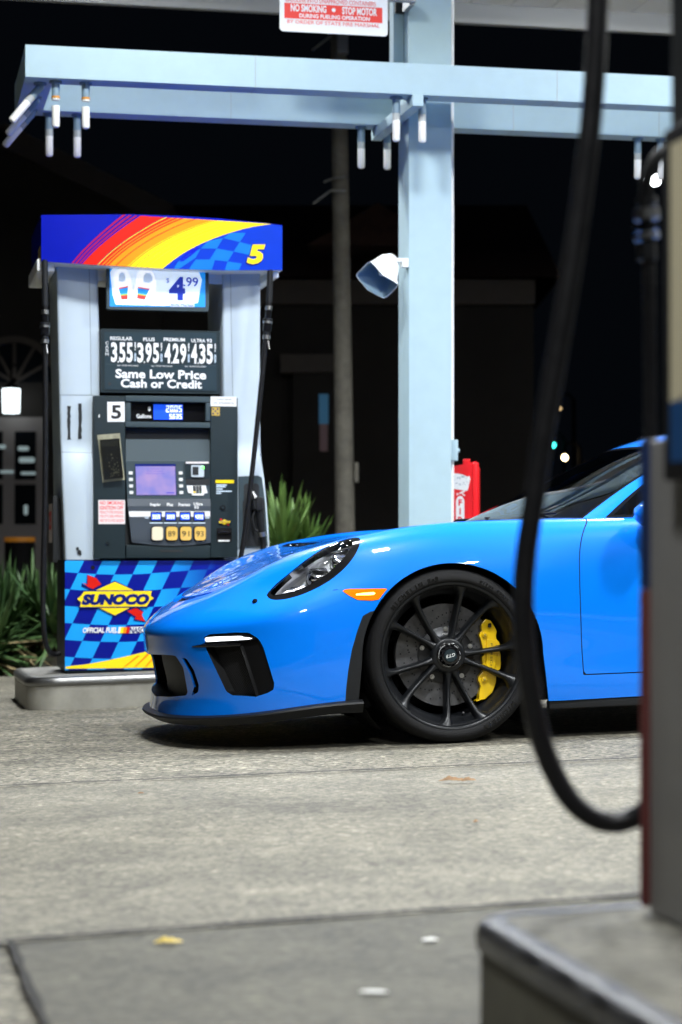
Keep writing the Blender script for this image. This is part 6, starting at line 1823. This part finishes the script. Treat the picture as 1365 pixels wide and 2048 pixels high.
    for a0, a1 in ((115, 195), (-60, 20), (235, 275), (40, 62)):
        for a_ in np.arange(a0, a1, 5.2):
            a = math.radians(a_); f_ = frame(Vector((.0432 * math.cos(a), .0432 * math.sin(a), -.0424)), (math.sin(a), -math.cos(a), 0), (math.cos(a), math.sin(a), 0), (0, 0, 1)); mb.flat([(-.0014, -.0011), (.0014, -.0011), (.0014, .0011), (-.0014, .0011)], 0, M['tick'], f_)
    a = math.radians(90); mb.flat([(-.0028, .041), (.0028, .041), (0, .0465)], -.0422, M['tick'], Matrix.Identity(4))
    mb.text('GT3', frame((0, 0, -.0238), (math.cos(math.radians(193)), math.sin(math.radians(193)), 0), (-math.sin(math.radians(193)), math.cos(math.radians(193)), 0), (0, 0, 1)), 1, M['label_white'], bold=.01, shear=.25, fit=(.037, .0125))
    mb.build('wheel_nut', wh, angle=40)
    return wh, WM
def brake(WM, sy, front=True):
    mb = MB()
    mb.lathe([(.098, -.105), (.2005, -.105), (.2005, -.138), (.098, -.138)], M['disc'], WM, 96, smooth=False)
    rnd = random.Random(2)
    for k in range(60):
        a = 2 * math.pi * k / 60 * 1.0; 
        for q in range(2):
            r = .118 + .034 * q + (.017 if k % 2 else 0) + .012 * ((k % 3) - 1); aa = a + q * .05
            mb.add([WM @ Vector((r * math.cos(aa) + .0034 * math.cos(t), r * math.sin(aa) + .0034 * math.sin(t), -.1042)) for t in lin(0, 5.5, 8)], [tuple(range(8))], M['gap'])
    ds = mb.build('brake_disc', car)
    mb = MB(); mb.lathe([(.112, -.112), (.112, -.098), (.104, -.094), (.080, -.088), (.074, -.080), (.001, -.080)], M['bell'], WM, 64)
    for k in range(10):
        a = math.radians(90 + 36 * k); c = WM @ Vector((.102 * math.cos(a), .102 * math.sin(a), -.0925)); ax_ = (WM.to_3x3() @ Vector((0, 0, 1)))
        mb.tube([c, c + ax_ * .004], .0095, M['steel'], 12); mb.tube([c + ax_ * .004, c + ax_ * .010], [.005, .004], M['steel'], 10)
    mb.text('POR', WM @ frame((.0, .083, -.0862), (1, 0, 0), (0, 1, .35)), 1, M['label_white'], bold=.02, fit=(.026, .0075))
    mb.build('disc_bell', ds, angle=40)
    zc = lambda a, b: (a / 5.6875 + 800, b / 5.6875 + 1180)
    out = [(985, 330), (1040, 348), (1075, 400), (1112, 470), (1102, 520), (1106, 556), (1135, 590), (1158, 640), (1140, 690), (1158, 740), (1155, 800), (1160, 840), (1152, 900), (1118, 925), (1108, 965), (1106, 1030), (1085, 1110), (1060, 1170), (1010, 1215), (975, 1245), (930, 1252), (880, 1275), (878, 1262), (908, 1245), (912, 1180), (930, 1100), (902, 1030), (906, 985), (950, 930), (962, 880), (945, 820), (945, 760), (975, 720), (952, 660), (930, 570), (912, 520), (918, 490), (940, 470), (935, 400), (950, 370)]
    yc_ = .898 - .075
    Wi = WM.inverted(); P2 = []
    for a, b in out:
        q = c_y(*zc(a, b), yc_) if True else None
        l_ = Wi0 @ q; P2.append((l_.x, l_.y))
    mb = MB(); mb.prism(P2, -.078 - .045, -.078, M['yellow_paint'], WM)
    cal = mb.build('brake_caliper', car, bevel=.006)
    mb = MB()
    core = [(995, 560), (1085, 570), (1095, 700), (1098, 850), (1060, 955), (985, 950), (985, 800), (990, 690)]
    Q = [(lambda l: (l.x, l.y))(Wi0 @ c_y(*zc(a, b), yc_)) for a, b in core]
    mb.prism(Q, -.0781, -.071, M['yellow_paint'], WM)
    for a, b in ((970, 512), (965, 1018)):
        l_ = Wi0 @ c_y(*zc(a, b), yc_); mb.tube([WM @ Vector((l_.x, l_.y, -.079)), WM @ Vector((l_.x, l_.y, -.070))], .011, M['yellow_paint'], 14); mb.tube([WM @ Vector((l_.x, l_.y, -.0705)), WM @ Vector((l_.x, l_.y, -.067))], .006, M['gold'], 10)
    l_ = Wi0 @ c_y(*zc(1022, 400), yc_); mb.tube([WM @ Vector((l_.x, l_.y - .008, -.071)), WM @ Vector((l_.x, l_.y + .004, -.068)), WM @ Vector((l_.x, l_.y + .008, -.068))], [.007, .007, .004], M['gloss_black'], 12)
    t0 = Wi0 @ c_y(*zc(1045, 608), yc_); t1 = Wi0 @ c_y(*zc(1040, 930), yc_); dv_ = Vector((t1.x - t0.x, t1.y - t0.y, 0)); hh_ = dv_.length; dv_.normalize()
    mid_ = Vector(((t0.x + t1.x) / 2, (t0.y + t1.y) / 2, -.0700)); f_ = WM @ frame(mid_, dv_, Vector((-dv_.y, dv_.x, 0)), (0, 0, 1)); mb.text('PORSCHE', f_, 1, M['black_ink'], bold=.0, spacing=1.25, fit=(hh_, .0085))
    mb.build('caliper_detail', cal, bevel=.002)
wf, WM0 = wheel('wheel', 0, .893, 1, .245)
Wi0 = WM0.inverted()
brake(WM0, 1)
w2, WM2 = wheel('wheel', 0, -.893, -1, .245); 
w3, WM3 = wheel('wheel', -2.457, .912, 1, .285); w4, WM4 = wheel('wheel', -2.457, -.912, -1, .285)
for o_ in (w2, w3, w4):
    pass
cut.bm.free()
# ------------------------------------------------------------------ near pump, its island and hose
NO = Vector((.19, 3.13, 0)); NM = frame(NO, AX, -NR, UP); NMi = NM.inverted()
M['shade_side'] = mat('shaded_island_side', (.10, .095, .070), .6, .1, var=.35, vscale=9)  # colour darkened to paint in shade on the end turned from the lamps
M['old_edge'] = mat('worn_steel_edge', (.11, .11, .115), .38, .9, var=.5, vscale=14, rvar=.15)
M['old_top'] = concrete('grimy_island_concrete', .13, .3, 60, (1.03, .97, .78), .55, .2)
island('pump_island', 'raised concrete island corner with dark steel edge under the near grey pump', NM, .0, 4.5, -1.25, .0, .175, .075, (M['shade_side'], M['old_edge'], M['old_top']))
def pn(px, py, x=None, y=None):
    o = NMi @ Vector((0, 0, CAMZ)); d = NMi.to_3x3() @ sight(px, py)
    t = (x - o.x) / d.x if x is not None else (y - o.y) / d.y
    return o + d * t
np_ = thing('fuel_pump', 'dark grey fuel pump end with framed poster and loosely hanging black hose', 'fuel pump', matrix=NM)
zb0 = G(.5, 3.0) + .174
M['nearside'] = mat('pump_end_grey', (.20, .195, .19), .5, .2, var=.1, vscale=4)
M['navystrip'] = mat('dull_navy_graphic', (.003, .014, .06), .5)
M['posterblue'] = mat('poster_blue', (.006, .05, .16), .5)
M['cream'] = mat('cream_poster', (.52, .47, .33), .5)
M['dullred'] = mat('dull_red_graphic', (.085, .018, .016), .6)
XN = .246; zt = pn(1300, 880, x=XN).z
mb = MB(); mb.box((XN, -.74, zb0), (XN + 1.1, -.1035, zt), M['nearside'], bev=.006); mb.build('cabinet', np_)
mb = MB(); mb.box((XN + .02, -.72, zb0 - .05), (XN + 1.08, -.13, zb0), M['pumpdark']); mb.build('foot', np_)
zs = pn(1290, 1178, x=XN).z
mb = MB(); mb.box((XN - .010, -.1032, zb0 + .01), (XN + 1.1, -.089, zs), M['dullred'], bev=.003); mb.box((XN - .010, -.1032, zs + .001), (XN + 1.1, -.089, zt), M['navystrip'], bev=.003); mb.build('graphic_panel', np_)
mb = MB(); mb.box((XN, -.66, zt + .001), (XN + 1.1, -.19, 2.42), M['pumpdark'], bev=.006); mb.build('upper_housing', np_)
xf = XN - .03
a = pn(1326, 262, x=xf); b = pn(1326, 962, x=xf)
mb = MB(); mb.box((xf, -.64, b.z), (XN + .0, a.y, a.z - .0), M['matte_black'], bev=.006); mb.build('poster_frame', np_)
c = pn(1341, 290, x=xf - .001); d = pn(1341, 805, x=xf - .001); e = pn(1341, 925, x=xf - .001)
mb = MB(); mb.add([Vector((xf - .001, -.61, d.z)), Vector((xf - .001, c.y, d.z)), Vector((xf - .001, c.y, c.z)), Vector((xf - .001, -.61, c.z))], [(3, 2, 1, 0)], M['cream'])
mb.add([Vector((xf - .001, -.61, e.z)), Vector((xf - .001, c.y, e.z)), Vector((xf - .001, c.y, d.z - .001)), Vector((xf - .001, -.61, d.z + .05))], [(3, 2, 1, 0)], M['posterblue']); mb.build('poster', np_)
HD = 3.17
path = [(1222, -1150), (1212, -700), (1203, -250), (1197, 0), (1189, 160), (1174, 320), (1140, 560), (1092, 840), (1069, 1000), (1053, 1107), (1047, 1196), (1050, 1290), (1065, 1400), (1089, 1500), (1132, 1587), (1180, 1632), (1228, 1645), (1275, 1632), (1320, 1600)]
pts = [NMi @ at_depth(x, y, HD + (0 if x < 1260 else -.01 * (x - 1260) / 30)) for x, y in path]
mb = MB(); mb.tube(spline(pts, 8), .0165, M['hose'], 16); mb.build('hose', np_)
mb = MB(); q = pts[0]; mb.tube([q + Vector((0, 0, -.01)), q + Vector((.0, 0, .06)), q + Vector((.05, -.05, .09)), Vector((XN + .05, -.3, q.z + .09))], .02, M['grey_metal'], 10); mb.build('hose_arm', np_)
# second hose hanging on the car side with its breakaway
H2 = 3.42
f2 = lambda x, y: NMi @ at_depth(x, y, H2)
mb = MB(); mb.tube(spline([f2(1440, 300), f2(1380, 292), f2(1325, 305), f2(1297, 350), f2(1292, 420), f2(1298, 520), f2(1300, 700), f2(1302, 900), f2(1306, 1200), f2(1330, 1400)], 6), .0105, M['hose'], 14); h2 = mb.build('hose', np_)
mb = MB()
for y0, y1, r_, m_ in ((395, 412, .017, 'black_plastic'), (418, 440, .021, 'steel'), (448, 462, .019, 'gloss_black'), (466, 478, .021, 'steel'), (484, 520, .016, 'black_plastic')):
    mb.tube([f2(1293, y0), f2(1295, y1)], r_, M[m_], 14)
mb.build('breakaway', h2)

# ------------------------------------------------------------------ litter on the concrete
M['yellow_leaf'] = mat('yellow_wrapper', (.62, .46, .08), .5, var=.2)
M['paper'] = mat('pale_paper', (.68, .68, .65), .6)
M['brownleaf'] = mat('dry_brown_leaf', (.20, .11, .045), .7, var=.4, vscale=60)
def litter(name, cat, label, px, py, L_, W_, m, rot, lift=.012, seed=0, dz=.013):
    p = on_ground(px, py); rnd = random.Random(seed)
    t = MB(); n = 9
    vs = []
    for i in range(n):
        s_ = i / (n - 1) - .5; w_ = W_ * (1 - (abs(s_) * 2) ** 2.5 * .8) * rnd.uniform(.8, 1.1); zz = lift * math.cos(s_ * 3.0) * rnd.uniform(.5, 1.1)
        for k, (u, zo) in enumerate(((-1, .25), (0, 1.0), (1, .1))): vs.append(Vector((s_ * L_, u * w_ / 2, zz * zo + .001)))
    fs = [(i * 3 + k, (i + 1) * 3 + k, (i + 1) * 3 + k + 1, i * 3 + k + 1) for i in range(n - 1) for k in range(2)]
    k0 = len(vs); vs += [v - Vector((0, 0, .0012)) for v in vs]; fs += [tuple(q + k0 for q in f[::-1]) for f in fs]
    t.add(vs, fs, m, True); o = t.build(name)
    o.location = (p.x, p.y, G(p.x, p.y) + dz); o.rotation_euler = (0, 0, rot); tag(o, label, cat)
litter('food_wrapper', 'wrapper', 'small yellow scrap lying on the near concrete slab', 337, 1899, .052, .018, M['yellow_leaf'], .1, .012, 1)
litter('paper_scrap', 'paper', 'small white scrap on the smooth slab beside the near island', 860, 1894, .030, .020, M['paper'], .3, .004, 2)
litter('paper_scrap', 'paper', 'flat white scrap in the middle of the smooth slab', 748, 2000, .045, .018, M['paper'], -.1, .003, 3)
litter('dry_leaf', 'leaf', 'curled brown dry leaf on the concrete before the front wheel', 905, 1570, .085, .020, M['brownleaf'], .05, .018, 4)
litter('dry_leaf', 'leaf', 'short brown twig like leaf touching the curled leaf', 938, 1570, .055, .014, M['brownleaf'], .5, .014, 5)
litter('dry_leaf', 'leaf', 'small brown leaf in the middle of the concrete, below the curled one', 952, 1653, .028, .014, M['brownleaf'], 1.1, .006, 6)
litter('dry_leaf', 'leaf', 'tiny dark leaf scrap on the concrete before the far island', 282, 1595, .022, .010, M['brownleaf'], .2, .005, 7)
